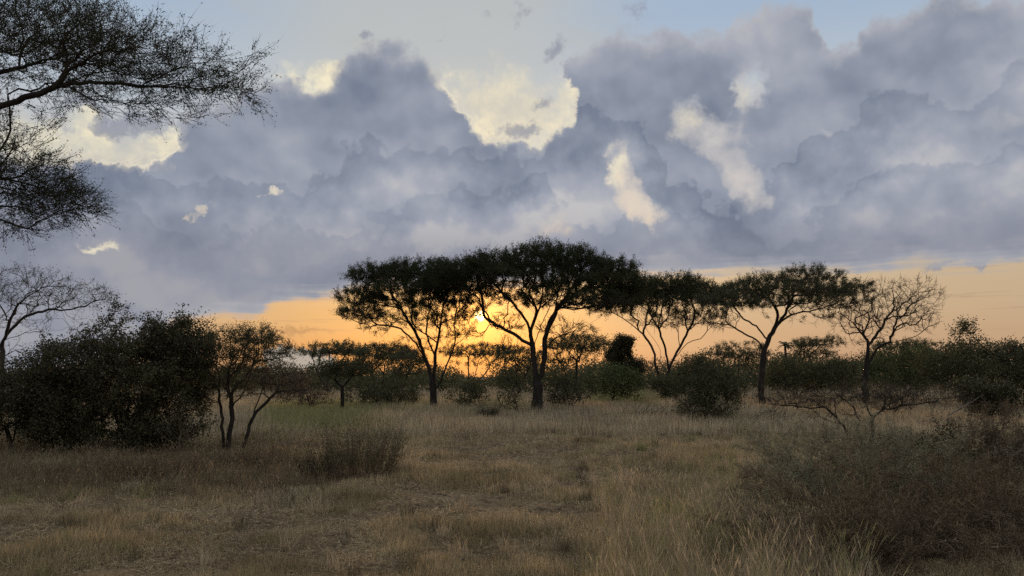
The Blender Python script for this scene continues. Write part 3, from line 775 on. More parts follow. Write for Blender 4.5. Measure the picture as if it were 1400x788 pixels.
def tree_c():
    rng = np.random.default_rng(23); d = 62.0; b = gpt(908, 546, d)
    seeds = [np.vstack([b + (0, 0, -0.3), b, pts3([(908, 540), (908, 534)], d)]),
             pts3([(907, 534), (897, 501), (893, 479), (879, 457), (857, 439), (838, 428)], d, 1.5),
             pts3([(908, 534), (912, 520), (919, 494), (930, 475), (941, 453), (960, 436), (972, 424)], d, 1.5),
             pts3([(915, 505), (908, 472), (901, 450), (904, 425)], d, -2.5), pts3([(930, 475), (926, 450), (923, 425)], d, 3.0),
             pts3([(898, 505), (903, 480), (884, 450), (880, 430)], d, -2.0), pts3([(919, 494), (940, 470), (958, 462), (972, 448)], d, -2.0)]
    T_ = lobes([(918, 396, 58, 14, 0, 4.2, 360), (966, 404, 38, 12, 0.8, 3.0, 170), (872, 406, 44, 13, 1, 3.0, 200), (910, 413, 60, 10, -1, 3.4, 190), (920, 440, 62, 20, 0, 2.8, 190), (838, 424, 34, 12, 1, 2.4, 80), (975, 440, 24, 20, -1, 2, 50)], d, rng, 0.35)
    return build_woody('umbrella_acacia', b, 'umbrella acacia of several fanned stems behind the big tree on its right', 'tree', seeds, T_, 0.19, 0.010,
                       (M['bark'], M['twig'], M['leaf']), rng, 'umbrella acacias across the clearing', bf=0.35, step=0.45, turn=0.7, twigs=(6, 0.70, 0.016), leaf=(7, 0.12, 0.045, 0.08), extra_twig_nodes=0.12,
                       leafmask=lambda c, r: r.random(len(c)) < np.clip((c[:, 2] - 6.0) / 0.9, 0.03, 1))
def tree_d():
    rng = np.random.default_rng(24); d = 47.0; b = gpt(1043, 556, d)
    seeds = [np.vstack([b + (0, 0, -0.3), b, pts3([(1040, 535), (1041, 515), (1044, 484)], d)]),
             pts3([(1044, 484), (1053, 460), (1066, 440), (1074, 428), (1080, 412), (1096, 398)], d, 0.8),
             pts3([(1044, 480), (1036, 467), (1018, 457), (1001, 446), (984, 432)], d, -1.2),
             pts3([(1049, 466), (1034, 446), (1016, 436), (1004, 420)], d, 1.8), pts3([(1066, 440), (1087, 429), (1111, 425), (1140, 416), (1160, 406)], d, -1.0),
             pts3([(1046, 531), (1056, 517), (1077, 512), (1108, 509)], d, -1.4), pts3([(1062, 445), (1062, 425), (1050, 405), (1042, 394)], d, -1.6),
             pts3([(1075, 427), (1100, 410), (1122, 394)], d, 2.4)]
    T_ = lobes([(1000, 410, 48, 13, 0.5, 2.6, 300), (1040, 394, 44, 12, 0, 3.0, 190), (1104, 382, 46, 12, 0.4, 3.0, 220), (1146, 398, 42, 11, 0, 2.6, 190), (1086, 400, 60, 9, -.8, 2.8, 150), (1130, 414, 60, 10, -1.2, 2.4, 110), (1046, 415, 56, 9, -1.2, 2.4, 100), (985, 440, 26, 18, -1, 1.5, 60),
                (1110, 436, 60, 12, 0, 2, 36), (1103, 510, 8, 5, -1.4, 0.3, 5)], d, rng, 0.5, 0.30)
    return build_woody('umbrella_acacia', b, 'leaning umbrella acacia with a loose uneven crown beside the bare tree', 'tree', seeds, T_, 0.19, 0.008,
                       (M['bark'], M['twig'], M['leafolive']), rng, 'umbrella acacias across the clearing', bf=0.30, step=0.32, turn=0.6, twigs=(7, 0.50, 0.011), leaf=(7, 0.08, 0.03, 0.05), out=1.1, extra_twig_nodes=0.15,
                       leafmask=lambda c, r: r.random(len(c)) < np.clip((c[:, 2] - 5.1) / 0.8, 0.02, 1))
def tree_e():
    rng = np.random.default_rng(25); d = 48.0; b = gpt(1185, 552, d)
    seeds = [np.vstack([b + (0, 0, -0.3), b, pts3([(1184, 525), (1185, 494)], d)]),
             pts3([(1185, 494), (1186, 467), (1173, 450), (1156, 433), (1135, 422)], d, -0.8), pts3([(1186, 480), (1190, 467), (1204, 450), (1214, 433), (1234, 417), (1256, 400)], d, 0.8),
             pts3([(1186, 498), (1204, 474), (1224, 467), (1252, 460), (1270, 446)], d, -1.0), pts3([(1204, 450), (1200, 425), (1206, 400)], d, -1.4), pts3([(1173, 450), (1180, 425), (1174, 405)], d, 1.4),
             pts3([(1214, 433), (1240, 432), (1268, 418)], d, 1.5)]
    T_ = lobes([(1205, 420, 60, 40, 0, 2.4, 380), (1250, 410, 38, 34, 0.5, 2.0, 230), (1165, 432, 40, 26, 0, 2.0, 170), (1185, 462, 36, 16, 0, 1.5, 60), (1262, 438, 22, 22, 0, 1.2, 70)], d, rng, 0.9)
    return build_woody('bare_tree', b, 'leafless tree with a fine rounded net of twigs right of the leaning acacia', 'tree', seeds, T_, 0.17, 0.009,
                       (M['bark'], M['twig'], M['leaf']), rng, bf=0.25, step=0.30, turn=0.5, wob=0.08, twigs=(5, 0.45, 0.008), leaf=(0, 0, 0, 0), extra_twig_nodes=0.3, up=0.3)
hero_b(); hero_a(); tree_c(); tree_d(); tree_e()

# ================================================================== smaller trees and bushes
def bush(name, label, cat, base, d, L, n_stem, mats, seed, leaf, twigs, r_stem=0.04, r_tip=0.006, bottom=0.9, gap=0.0, gs=1.2, step=0.22, bf=0.2, up=0.6, group=None, free=0.35, turn=0.4, extra=0.2, wob=0.09):
    rng = np.random.default_rng(seed)
    b = gpt(base[0], base[1], d)
    T_ = lobes(L, d, rng, bottom, gap, gs)
    T_ = T_[T_[:, 2] > hgt(T_[:, 0], T_[:, 1]) + 0.12]
    T_[:, 2] = np.maximum(T_[:, 2], b[2] + 0.1)
    top = T_[:, 2].max() - b[2]; sel = T_[rng.integers(0, len(T_), n_stem)]
    seeds = []
    for i, t in enumerate(sel):
        f = np.array((t[0] - b[0], t[1] - b[1], 0)); hh = (t[2] - b[2])
        s0 = b + np.array((0, 0, -0.1)) + (0 if i == 0 else 1) * np.array((rng.normal(0, .05), rng.normal(0, .05), 0))
        mid = b + f * 0.25 + np.array((0, 0, max(hh, top * .4) * 0.45)) + rng.normal(0, 0.05, 3) * top * .3
        if i == 0: seeds.append(np.array([b + (0, 0, -0.1), b + (0, 0, 0.04 * top), mid]))
        else: seeds.append(np.array([b + (0, 0, 0.0), b + f * 0.08 + (0, 0, 0.12 * top), mid]))
    return build_woody(name, b, label, cat, seeds, T_, r_stem, r_tip, mats, rng, group, bf, step, turn, wob, free,
                       twigs, leaf, None, up, limbs=False, extra_twig_nodes=extra, parts=('stems', 'stem', 'branches', 'foliage'))

BK, TW, DT = M['bark'], M['twig'], M['drytwig']
# --- overhanging acacia, trunk just outside the frame at left
def overhang():
    rng = np.random.default_rng(31); d = 9.2
    b = np.array((-8.6, 9.6, float(hgt(-8.6, 9.6))))
    seeds = [np.array([b + (0, 0, -0.2), b, b + (0.05, 0, 1.0), b + (0.3, -0.1, 2.0), b + (0.55, -0.2, 2.9)]),
             np.vstack([b + (0.55, -0.2, 2.9), b + (1.2, -0.3, 4.2), pts3([(-60, 172), (0, 146), (44, 131), (80, 118), (111, 114), (155, 113), (191, 118), (249, 120), (289, 127), (335, 138)], d)]),
             np.vstack([b + (0.5, -0.2, 2.6), b + (1.3, -0.2, 3.4), pts3([(-70, 270), (-10, 245), (30, 250), (70, 262), (110, 280)], d + 0.4)]),
             np.vstack([b + (0.6, -0.2, 3.0), b + (1.0, 0.4, 4.6), pts3([(-70, 60), (0, 40), (60, 30), (120, 36), (170, 50)], d + 1.0)]),
             pts3([(111, 114), (135, 92), (165, 84), (200, 88), (235, 84)], d, 0.5), pts3([(191, 118), (230, 100), (262, 88), (300, 84)], d, -0.3),
             np.vstack([b + (1.2, -0.3, 4.2), pts3([(-30, 120), (20, 95), (80, 78), (140, 70)], d + 0.5)]),
             np.array([b + (0.5, -0.2, 2.7), b + (-0.6, 0.3, 4.2), b + (-1.6, 0.6, 5.6)]),
             pts3([(-10, 245), (10, 215), (40, 196), (70, 196)], d + 0.4)]
    T_ = lobes([(30, 25, 130, 34, 0.6, 1.5, 700), (40, 90, 90, 34, 0.3, 1.2, 260), (110, 66, 80, 40, 0.3, 1.2, 380), (170, 70, 80, 42, 0, 1.1, 280), (245, 96, 74, 40, 0, 0.8, 200), (305, 112, 46, 34, 0, 0.6, 70),
                (345, 130, 20, 20, 0, 0.3, 14), (345, 78, 16, 10, 0, 0.2, 6), (150, 138, 80, 18, 0, 0.6, 60), (235, 148, 70, 12, 0, 0.5, 40), (15, 165, 60, 20, 0.3, 0.6, 40),
                (20, 235, 66, 46, 0.4, 1.0, 330), (70, 272, 56, 28, 0.4, 0.7, 210), (110, 286, 26, 12, 0.4, 0.4, 24), (10, 292, 60, 30, 0.4, 0.8, 120),
                (-120, 60, 110, 60, 0.8, 1.6, 170), (-130, 230, 80, 60, 0.6, 1.2, 80)], d, rng, 0.8)
    return build_woody('overhanging_acacia', b, 'acacia reaching two twiggy boughs into the sky from the left edge', 'tree', seeds, T_, 0.105, 0.0020,
                       (M['bark'], M['twig'], M['leaf']), rng, bf=0.38, step=0.11, turn=1.1, wob=0.06, twigs=(4, 0.30, 0.0031), leaf=(2, 0.028, 0.012, 0.014), extra_twig_nodes=0.45, up=0.2, out=1.9)
overhang()

def edge_tree():
    rng = np.random.default_rng(32); d = 24.0; b = gpt(-4, 596, d)
    seeds = [np.vstack([b + (0, 0, -0.2), b, pts3([(-6, 560), (0, 520), (2, 490)], d)]),
             pts3([(2, 490), (6, 465), (26, 439), (52, 426), (99, 422), (140, 410)], d, 0.5), pts3([(4, 475), (14, 440), (30, 410), (56, 388)], d, -0.8),
             pts3([(0, 505), (-25, 460), (-50, 420)], d, 0.4), pts3([(3, 485), (-4, 440), (4, 400), (16, 380)], d, 0.9), pts3([(6, 465), (40, 455), (75, 452)], d, -0.6)]
    T_ = lobes([(40, 400, 66, 34, 0, 1.6, 330), (100, 405, 52, 24, 0, 1.1, 150), (140, 404, 22, 12, 0, 0.6, 26), (60, 440, 60, 18, 0, 1.0, 60), (-40, 420, 70, 44, 0, 1.6, 130), (40, 478, 36, 14, 0, 0.8, 24)], d, rng, 0.8)
    return build_woody('thorn_tree', b, 'thin branched thorn tree at the left edge behind the dark bush', 'tree', seeds, T_, 0.10, 0.0045,
                       (M['bark'], M['twig'], M['leaf']), rng, bf=0.22, step=0.2, turn=0.5, wob=0.08, twigs=(4, 0.26, 0.0045), leaf=(1, 0.05, 0.02, 0.05), extra_twig_nodes=0.15, up=0.3)
edge_tree()

bush('leafy_bush', 'large dark leafy bush with a domed top at the left', 'bush', (175, 616), 19.5,
     [(240, 474, 44, 30, 0, 1.0, 200), (178, 498, 70, 32, 0, 1.3, 240), (112, 506, 60, 38, 0, 1.3, 220), (66, 546, 50, 36, 0, 1.2, 130), (205, 520, 76, 50, -0.2, 1.5, 260), (130, 560, 100, 44, 0, 1.6, 240), (150, 595, 96, 22, -.3, 1.2, 170), (225, 590, 50, 22, -.4, .8, 80),
      (190, 440, 44, 20, 0, 0.8, 20), (130, 462, 36, 20, 0, 0.7, 18), (245, 440, 40, 14, 0, .6, 12), (60, 490, 40, 16, 0, .6, 14), (250, 540, 36, 36, 0, 1, 50)],
     9, (BK, TW, M['leafdark']), 41, (8, 0.060, 0.036, 0.06), (5, 0.42, 0.006), r_stem=0.09, bottom=0.95, extra=0.5, bf=0.2, gap=0.38, gs=1.7)
bush('leafy_bush', 'lower dark bush filling the left edge beneath the thorn tree', 'bush', (15, 618), 18.6,
     [(20, 555, 62, 40, 0, 1.2, 240), (-60, 540, 70, 50, 0, 1.5, 160), (70, 580, 40, 26, 0, 0.8, 90)],
     7, (BK, TW, M['leafdark']), 42, (6, 0.060, 0.035, 0.06), (5, 0.40, 0.006), r_stem=0.06, extra=0.4)

def stems_tree():
    rng = np.random.default_rng(33); d = 19.6; b = gpt(311, 613, d)
    seeds = [np.vstack([b + (0, 0, -0.15), b, pts3([(317, 573), (312, 525), (320, 482)], d, 0.2)]),
             np.vstack([b + (-0.09, 0.05, 0), pts3([(303, 573), (300, 540), (296, 505), (282, 480)], d, 0.4)]),
             pts3([(312, 525), (330, 495), (352, 470), (372, 458)], d, -0.3), pts3([(318, 490), (338, 470), (352, 452)], d, 0.4), pts3([(300, 540), (285, 510), (268, 490)], d, -0.5),
             pts3([(317, 560), (336, 530), (345, 505)], d, -0.3)]
    T_ = lobes([(335, 462, 52, 13, 0, 1.0, 170), (360, 484, 42, 17, 0, 0.9, 140), (300, 482, 50, 24, 0, 1.1, 160), (258, 492, 40, 34, 0, 0.9, 150), (280, 528, 50, 36, 0, 0.8, 90), (322, 525, 30, 30, 0, .6, 50), (350, 505, 40, 10, 0, .6, 40)], d, rng, 0.7)
    return build_woody('small_acacia', b, 'small acacia of slim dark stems at the right end of the dark bush', 'tree', seeds, T_, 0.075, 0.005,
                       (BK, TW, M['leafolive']), rng, bf=0.22, step=0.18, turn=0.5, wob=0.09, twigs=(5, 0.24, 0.0048), leaf=(4, 0.042, 0.018, 0.04), extra_twig_nodes=0.25, up=0.4)
stems_tree()
def leaning_tree():
    rng = np.random.default_rng(34); d = 19.3; b = gpt(332, 616, d)
    seeds = [np.vstack([b + (0, 0, -0.15), b, pts3([(341, 582), (357, 556), (376, 540), (400, 534)], d, 0.2)]), pts3([(345, 575), (350, 550), (364, 525), (380, 512)], d, 0.5),
             pts3([(357, 556), (380, 548), (408, 552)], d, -0.4)]
    T_ = lobes([(378, 516, 44, 15, 0, 0.9, 160), (402, 530, 30, 12, 0, 0.6, 60), (352, 530, 26, 16, 0, 0.6, 40)], d, rng, 0.7)
    return build_woody('small_acacia', b, 'low leaning sapling right of the slim dark stems', 'tree', seeds, T_, 0.045, 0.0045,
                       (BK, TW, M['leafbrown']), rng, bf=0.22, step=0.18, turn=0.5, wob=0.09, twigs=(4, 0.20, 0.0045), leaf=(2, 0.04, 0.016, 0.05), extra_twig_nodes=0.2, up=0.4)
leaning_tree()
bush('thin_shrub', 'sparse open shrub between the dark bush and the slim stems', 'shrub', (246, 624), 18.4, [(246, 585, 34, 22, 0, 0.5, 46), (262, 570, 20, 20, 0, 0.4, 18)], 5, (DT, DT, M['leafdark']), 43,
     (2, 0.05, 0.03, 0.05), (3, 0.16, 0.004), r_stem=0.018, r_tip=0.004)

# --- dry stalky shrub in the near clearing
def stalks(name, label, cat, base, d, w, h, n, seed, mats, tilt=0.28, leafs=(3, 0.035, 0.012, 0.035), r=0.005):
    rng = np.random.default_rng(seed); b = gpt(base[0], base[1], d); rt = root(name, b, label, cat)
    Ps, par, own = [], [], []
    rad = []
    for i in range(n):
        a = rng.uniform(0, 2 * math.pi); q = math.sqrt(rng.random()) * w * 0.36
        s0 = np.array((math.cos(a) * q, math.sin(a) * q * 0.7, -0.05)); s0[2] += float(hgt(b[0] + s0[0], b[1] + s0[1])) - b[2]
        dr = np.array((math.cos(a), math.sin(a), 0)) * tilt * (q / (w * 0.36) + 0.15) + rng.normal(0, 0.09, 3) + (0, 0, 1)
        hh = h * rng.uniform(0.5, 1.08); m = 7
        for k in range(m + 1):
            t = k / m; Ps.append(s0 + dr * hh * t + rng.normal(0, 0.008, 3) + np.array((dr[0], dr[1], 0)) * hh * t * t * 0.25)
            par.append(-1 if k == 0 else len(Ps) - 2); rad.append(r * (1 - 0.75 * t)); own.append(0)
            if k >= 2 and rng.random() < 0.75:                # side shoot
                j = len(Ps) - 1; dd = unit(dr * 0.9 + rdir(1, rng)[0] * 0.6); l = hh * rng.uniform(0.10, 0.26)
                Ps.append(Ps[j] + dd * l); par.append(j); rad.append(r * 0.4); own.append(1)
                if k < m: Ps.append(Ps[j] + 0); par.append(j); rad.append(rad[j]); own.append(0)
    Ps, par, rad, own = np.array(Ps), np.array(par), np.array(rad), np.array(own)
    V, F = tube_mesh(Ps, par, rad, own >= 0); link('stalks', mesh('stalks', V, F, mats[0], True), rt)
    up = Ps[Ps[:, 2] > h * 0.25]; V, F = leaves(up, leafs[0], leafs[3], leafs[1], leafs[2], rng); link('seed_heads', mesh('seed_heads', V, F, mats[1]), rt)
    return rt
stalks('dry_shrub', 'upright dry brown shrub of stalks standing alone in the near clearing', 'shrub', (492, 652), 14.3, 1.5, 0.98, 210, 51, (M['brush'], M['leafolive']))
stalks('dry_shrub', 'dark tangle at the left foot of the upright dry shrub', 'shrub', (440, 656), 14.6, 0.9, 0.5, 80, 52, (TW, M['leafdark']), 0.5)
stalks('weed_clump', 'leggy dark weed clump below the small acacia stems', 'weeds', (338, 648), 15.5, 1.3, 0.45, 110, 53, (TW, M['leafbrown']), 0.6)
stalks('weed_clump', 'low dark weed clump in front of the large leafy bush', 'weeds', (205, 668), 13.6, 1.9, 0.42, 150, 54, (TW, M['leafbrown']), 0.7)
stalks('weed_clump', 'small upright weed in the short grass before the big trunk', 'weeds', (668, 572), 34, 0.7, 0.62, 40, 55, (TW, M['leafdark']), 0.4, (3, 0.06, 0.03, 0.05), 0.008)

# --- bushes under and round the big trees
G1 = 'bushes at the feet of the umbrella acacias'
bush('thorn_bush', 'rounded dark bush touching the left side of the thickest trunk', 'bush', (707, 570), 39.5, [(705, 540, 26, 24, 0, 1.0, 170), (696, 522, 16, 12, 0, .6, 40)], 7, (BK, TW, M['leafolive']), 61, (4, 0.10, 0.05, 0.12), (4, 0.30, 0.009), r_stem=.05, r_tip=.009, step=.3, group=G1, gap=.42, gs=1.6)
bush('thorn_bush', 'spiky dark bush just right of the thickest trunk', 'bush', (782, 560), 43, [(785, 536, 30, 20, 0, 1.1, 170), (760, 545, 22, 14, 0, .8, 60)], 7, (BK, TW, M['leafolive']), 62, (3, 0.10, 0.05, 0.12), (5, 0.42, 0.010), r_stem=.05, r_tip=.009, step=.3, group=G1, gap=.42, gs=1.6)
bush('broad_bush', 'fresh green rounded bush between the big tree and the fanned tree', 'bush', (838, 550), 55, [(838, 522, 38, 22, 0, 1.8, 260), (862, 530, 20, 16, 0, 1.2, 80)], 7, (BK, TW, M['leafgreen']), 63, (5, 0.14, 0.09, 0.18), (3, 0.3, 0.012), r_stem=.06, r_tip=.012, step=.35, group=G1, gap=.40, gs=1.3)
bush('dense_tree', 'dense blackish tree with a knobbly crown seen right of the big tree', 'tree', (850, 548), 66, [(852, 471, 13, 9, 0, .8, 70), (846, 488, 19, 10, 0, 1.1, 90), (860, 503, 24, 12, 0, 1.3, 110)], 4, (BK, TW, M['leafdark']), 64, (6, 0.14, 0.09, 0.13), (4, 0.4, 0.012), r_stem=.12, r_tip=.012, step=.4, extra=0.6)
bush('thicket_bush', 'dark rounded thicket bush left of the leaning acacia', 'bush', (966, 578), 31.5, [(966, 530, 44, 38, 0, 1.3, 420), (966, 562, 44, 16, 0, 1.3, 160), (952, 500, 20, 12, 0, .6, 40), (1000, 530, 20, 24, 0, .8, 90)], 14, (BK, TW, M['leafolive']), 65, (3, 0.08, 0.035, 0.07), (5, 0.34, 0.006), r_stem=.04, r_tip=.006, step=.25, extra=0.3)
bush('thorn_bush', 'low bush under the drooping boughs by the slim forked trunk', 'bush', (640, 558), 47, [(640, 542, 30, 12, 0, 1.2, 110)], 6, (BK, TW, M['leafolive']), 66, (4, 0.11, 0.06, 0.13), (4, 0.30, 0.010), r_stem=.04, r_tip=.009, step=.3, group=G1, gap=.42, gs=1.6)
bush('thorn_bush', 'wide dim bush left of the slim forked trunk', 'bush', (520, 560), 50, [(512, 538, 48, 20, 0, 2.0, 260), (552, 545, 24, 12, 0, 1.2, 60)], 8, (BK, TW, M['leafolive']), 67, (5, 0.12, 0.07, 0.16), (4, 0.32, 0.010), r_stem=.05, r_tip=.01, step=.3, group=G1, gap=.42, gs=1.6)

def post_tree():
    rng = np.random.default_rng(35); d = 43; b = gpt(467, 563, d)
    seeds = [np.vstack([b + (0, 0, -0.2), b, pts3([(468, 545), (468, 530)], d)]), pts3([(468, 530), (458, 520), (446, 512)], d, .5), pts3([(468, 530), (478, 518), (488, 508)], d, -.5)]
    T_ = lobes([(465, 508, 40, 11, 0, 1.4, 200)], d, rng, 0.7)
    return build_woody('small_acacia', b, 'small flat acacia on a single straight post of a trunk', 'tree', seeds, T_, 0.10, 0.009, (BK, TW, M['leafolive']), rng, bf=.25, step=.25, twigs=(4, 0.32, .009), leaf=(5, .11, .05, .12), extra_twig_nodes=.2)
post_tree()
bush('thorn_bush', 'brownish spreading bush left of the post trunk', 'bush', (425, 562), 42, [(418, 540, 40, 18, 0, 1.5, 200), (396, 525, 26, 14, 0, 1.0, 80)], 7, (BK, TW, M['leafbrown']), 68, (4, 0.10, 0.05, 0.12), (4, 0.34, 0.009), r_stem=.05, r_tip=.009, step=.3, group=G1, gap=.42, gs=1.6)

# --- distant umbrella trees
GU = 'distant umbrella acacias'
def far_umbrella(label, base, d, stems, L, seed, rt_=0.14, bottom=0.55, leafm='leafolive', n=None):
    rng = np.random.default_rng(seed); b = gpt(base[0], base[1], d)
    seeds = [np.vstack([b + (0, 0, -0.2), b, pts3([(base[0] + (stems[0][0] - base[0]) * .3, base[1] - 8)], d)])]
    fork = (base[0] + (stems[0][0] - base[0]) * .3, base[1] - 8)
    for i, s in enumerate(stems):
        m = ((fork[0] + s[0]) / 2 + (s[0] - fork[0]) * 0.12, (fork[1] + s[1]) / 2 + 2)
        seeds.append(pts3([fork, m, s], d, rng.uniform(-1.5, 1.5)))
    T_ = lobes([(a, b_ - 1, rx, ry * 1.1, dy, rd, int(n_ * 1.2)) for a, b_, rx, ry, dy, rd, n_ in L] + [(L[0][0], L[0][1] + 14, L[0][2] * .7, 10, 0, 2.2, 30)], d, rng, bottom, .34, .8)
    return build_woody('flat_acacia', b, label, 'tree', seeds, T_, rt_, 0.014, (BK, TW, M[leafm]), rng, GU, bf=.35, step=.5, turn=.6, limbs=False, twigs=(4, 0.45, .014),
                       leaf=(5, .15, .07, .12), extra_twig_nodes=.15)
far_umbrella('distant flat acacia with wide shelf crown above the post trunk', (455, 540), 78, [(430, 498), (450, 492), (480, 496), (500, 500)], [(460, 481, 56, 9, 0, 3.4, 320), (425, 486, 20, 7, 0, 2, 70)], 71)
far_umbrella('distant acacia half hidden left of the slim forked trunk', (524, 546), 68, [(508, 510), (526, 500), (540, 504)], [(528, 486, 46, 11, 0, 3.0, 280), (505, 502, 24, 9, 0, 2, 70)], 72)
far_umbrella('distant thin acacia directly left of the slim forked trunk', (546, 549), 64, [(532, 516), (548, 500), (560, 506)], [(553, 496, 28, 13, 0, 2.2, 130)], 73, 0.11)
far_umbrella('small vase shaped acacia glowing under the sun', (648, 537), 92, [(625, 498), (640, 490), (655, 492), (672, 496), (684, 500)], [(652, 483, 50, 10, 0, 3.6, 280)], 74, 0.14)
far_umbrella('distant dim acacia crown behind the left boughs of the big tree', (705, 542), 84, [(690, 505), (708, 500), (722, 504)], [(706, 490, 42, 12, 0, 3.2, 230)], 75)
far_umbrella('distant dim acacia directly right of the thickest trunk', (792, 543), 76, [(770, 500), (790, 490), (812, 494)], [(792, 474, 46, 13, 0, 3.2, 280), (770, 492, 30, 9, 0, 2, 70)], 76)
far_umbrella('distant domed acacia left of the leaning trunk', (1012, 540), 88, [(990, 500), (1010, 494), (1030, 500)], [(1012, 484, 42, 13, 0, 3.4, 260)], 78)
far_umbrella('distant ragged acacia between leaning acacia and bare tree', (1112, 525), 96, [(1095, 490), (1112, 480), (1130, 482)], [(1102, 472, 20, 7, 0, 2.4, 90), (1130, 470, 24, 8, 0, 2.4, 110), (1116, 484, 30, 7, 0, 2, 50)], 80)
far_umbrella('distant flat acacia right of the bare tree', (1238, 525), 92, [(1215, 492), (1236, 484), (1258, 490)], [(1236, 474, 38, 8, 0, 3.2, 190)], 81)
def palm():
    rng = np.random.default_rng(82); d = 90; b = gpt(1073, 528, d); rt = root('palm_tree', b, 'distant tufted palm head above the thicket right of the leaning trunk', 'tree')
    top = at(1073, 472, d) - b
    P = np.array([np.array((0, 0, -.2)) + (top - np.array((0, 0, -.2))) * t + np.array((0.15 * math.sin(t * 3), 0, 0)) for t in np.linspace(0, 1, 12)])
    par = np.arange(-1, 11); V, F = tube_mesh(P, par, np.full(12, .13), np.ones(12, bool)); link('trunk', mesh('trunk', V, F, BK, True), rt)
    n = 22; a = rng.uniform(0, 2 * math.pi, n); e = rng.uniform(-0.2, 1.2, n)
    for i in range(n):
        q = np.array((math.cos(a[i]) * math.cos(e[i]), math.sin(a[i]) * math.cos(e[i]), math.sin(e[i])))
        c = [P[-1] + q * 1.1 * t - np.array((0, 0, 0.5)) * t * t for t in np.linspace(0, 1, 6)]
        s_ = unit(np.cross(q, (0, 0, 1.0))); Vf = []
        for k, p in enumerate(c): w = 0.16 * math.sin(math.pi * (0.15 + 0.8 * k / 5)); Vf += [p - s_ * w, p + (0, 0, .05), p + s_ * w]
        Fq = []
        for k in range(5): o = 3 * k; Fq += [(o, o + 1, o + 4, o + 3), (o + 1, o + 2, o + 5, o + 4)]
        link('frond', mesh('frond', np.array(Vf), np.array(Fq), M['leafolive']), rt)
palm()

# --- thicket on the right
GT = 'bushes of the thicket on the right'
def tb(label, base, d, L, seed, mt, leaf=(6, 0.13, 0.08, 0.18), tw=(4, 0.35, 0.010), rs=.07, nm='thicket_bush'):
    return bush(nm, label, 'bush', base, d, L, 7, (BK, TW, M[mt]), seed, leaf, tw, r_stem=rs, r_tip=.010, step=.35, group=GT, extra=0.3, gap=.40, gs=.9)
tb('green thicket bush left behind the bare tree', (1150, 545), 58, [(1150, 512, 44, 20, 0, 2.4, 230)], 91, 'leafolive')
tb('tall green thicket bush right behind the bare tree', (1232, 552), 52, [(1232, 508, 44, 30, 0, 2.2, 330), (1262, 488, 26, 14, 0, 1.4, 80)], 92, 'leafgreen')
tb('bulky dark thicket bush with a bare twig standing from its top', (1318, 560), 44, [(1318, 502, 58, 36, 0, 2.4, 430), (1316, 452, 14, 10, 0, .4, 14)], 93, 'leafolive', (6, 0.12, 0.07, 0.16))
tb('dark thicket bush at the right edge of the view', (1398, 560), 42, [(1392, 508, 46, 36, 0, 2.0, 300), (1450, 520, 40, 30, 0, 2, 120)], 94, 'leafdark', (6, 0.12, 0.07, 0.16))
tb('blackish spreading bush low before the bulky thicket bush', (1352, 578), 31, [(1350, 548, 36, 22, 0, 1.1, 220), (1320, 535, 26, 10, 0, .8, 60)], 95, 'leafdark', (5, 0.09, 0.05, 0.11), (5, 0.34, 0.007), .04)
tb('dim bush behind the bough of the leaning acacia', (1090, 548), 60, [(1088, 514, 44, 24, 0, 2.2, 260)], 96, 'leafolive')
tb('dim low bush between the fanned tree and the rounded bush', (925, 548), 58, [(918, 530, 26, 14, 0, 1.4, 110)], 97, 'leafolive')
tb('brown thorny bush in dry grass beneath the bare tree', (1220, 572), 33, [(1210, 552, 40, 14, 0, 1.0, 110)], 98, 'leafbrown', (2, 0.07, 0.03, 0.08), (5, 0.30, 0.006), .03, 'thorn_bush')

# --- right foreground
def flat_thorn():
    rng = np.random.default_rng(36); d = 19.5; b = gpt(1183, 612, d)
    seeds = [np.vstack([b + (0, 0, -.1), b, pts3([(1194, 597), (1193, 582), (1192, 570)], d)]), pts3([(1192, 570), (1184, 554), (1176, 540)], d, .3),
             pts3([(1192, 574), (1208, 560), (1239, 554), (1268, 551), (1296, 546)], d, -.3), pts3([(1208, 560), (1228, 546), (1254, 536)], d, .5),
             np.vstack([b + (-0.1, 0, 0.02), pts3([(1167, 606), (1153, 585), (1130, 559), (1098, 557), (1063, 554), (1044, 561)], d, -.3)]),
             pts3([(1153, 585), (1128, 572), (1104, 570), (1088, 578)], d, .5), pts3([(1130, 559), (1108, 545), (1086, 540)], d, .5), pts3([(1167, 606), (1172, 585), (1178, 572)], d, -.4)]
    T_ = lobes([(1095, 548, 66, 13, 0, .9, 260), (1180, 540, 64, 14, 0, .9, 280), (1265, 544, 60, 13, 0, .8, 210), (1060, 566, 26, 10, 0, .4, 24), (1150, 565, 60, 12, 0, .6, 50)], d, rng, .6)
    return build_woody('flat_thorn_shrub', b, 'low flat topped thorn shrub with dark forked boughs in the right clearing', 'shrub', seeds, T_, .055, .004, (BK, M['twig'], M['leafbrown']), rng, bf=.2, step=.16, turn=.5, wob=.09,
                       twigs=(4, .26, .004), leaf=(1, .04, .014, .03), extra_twig_nodes=.2, up=.35)
flat_thorn()
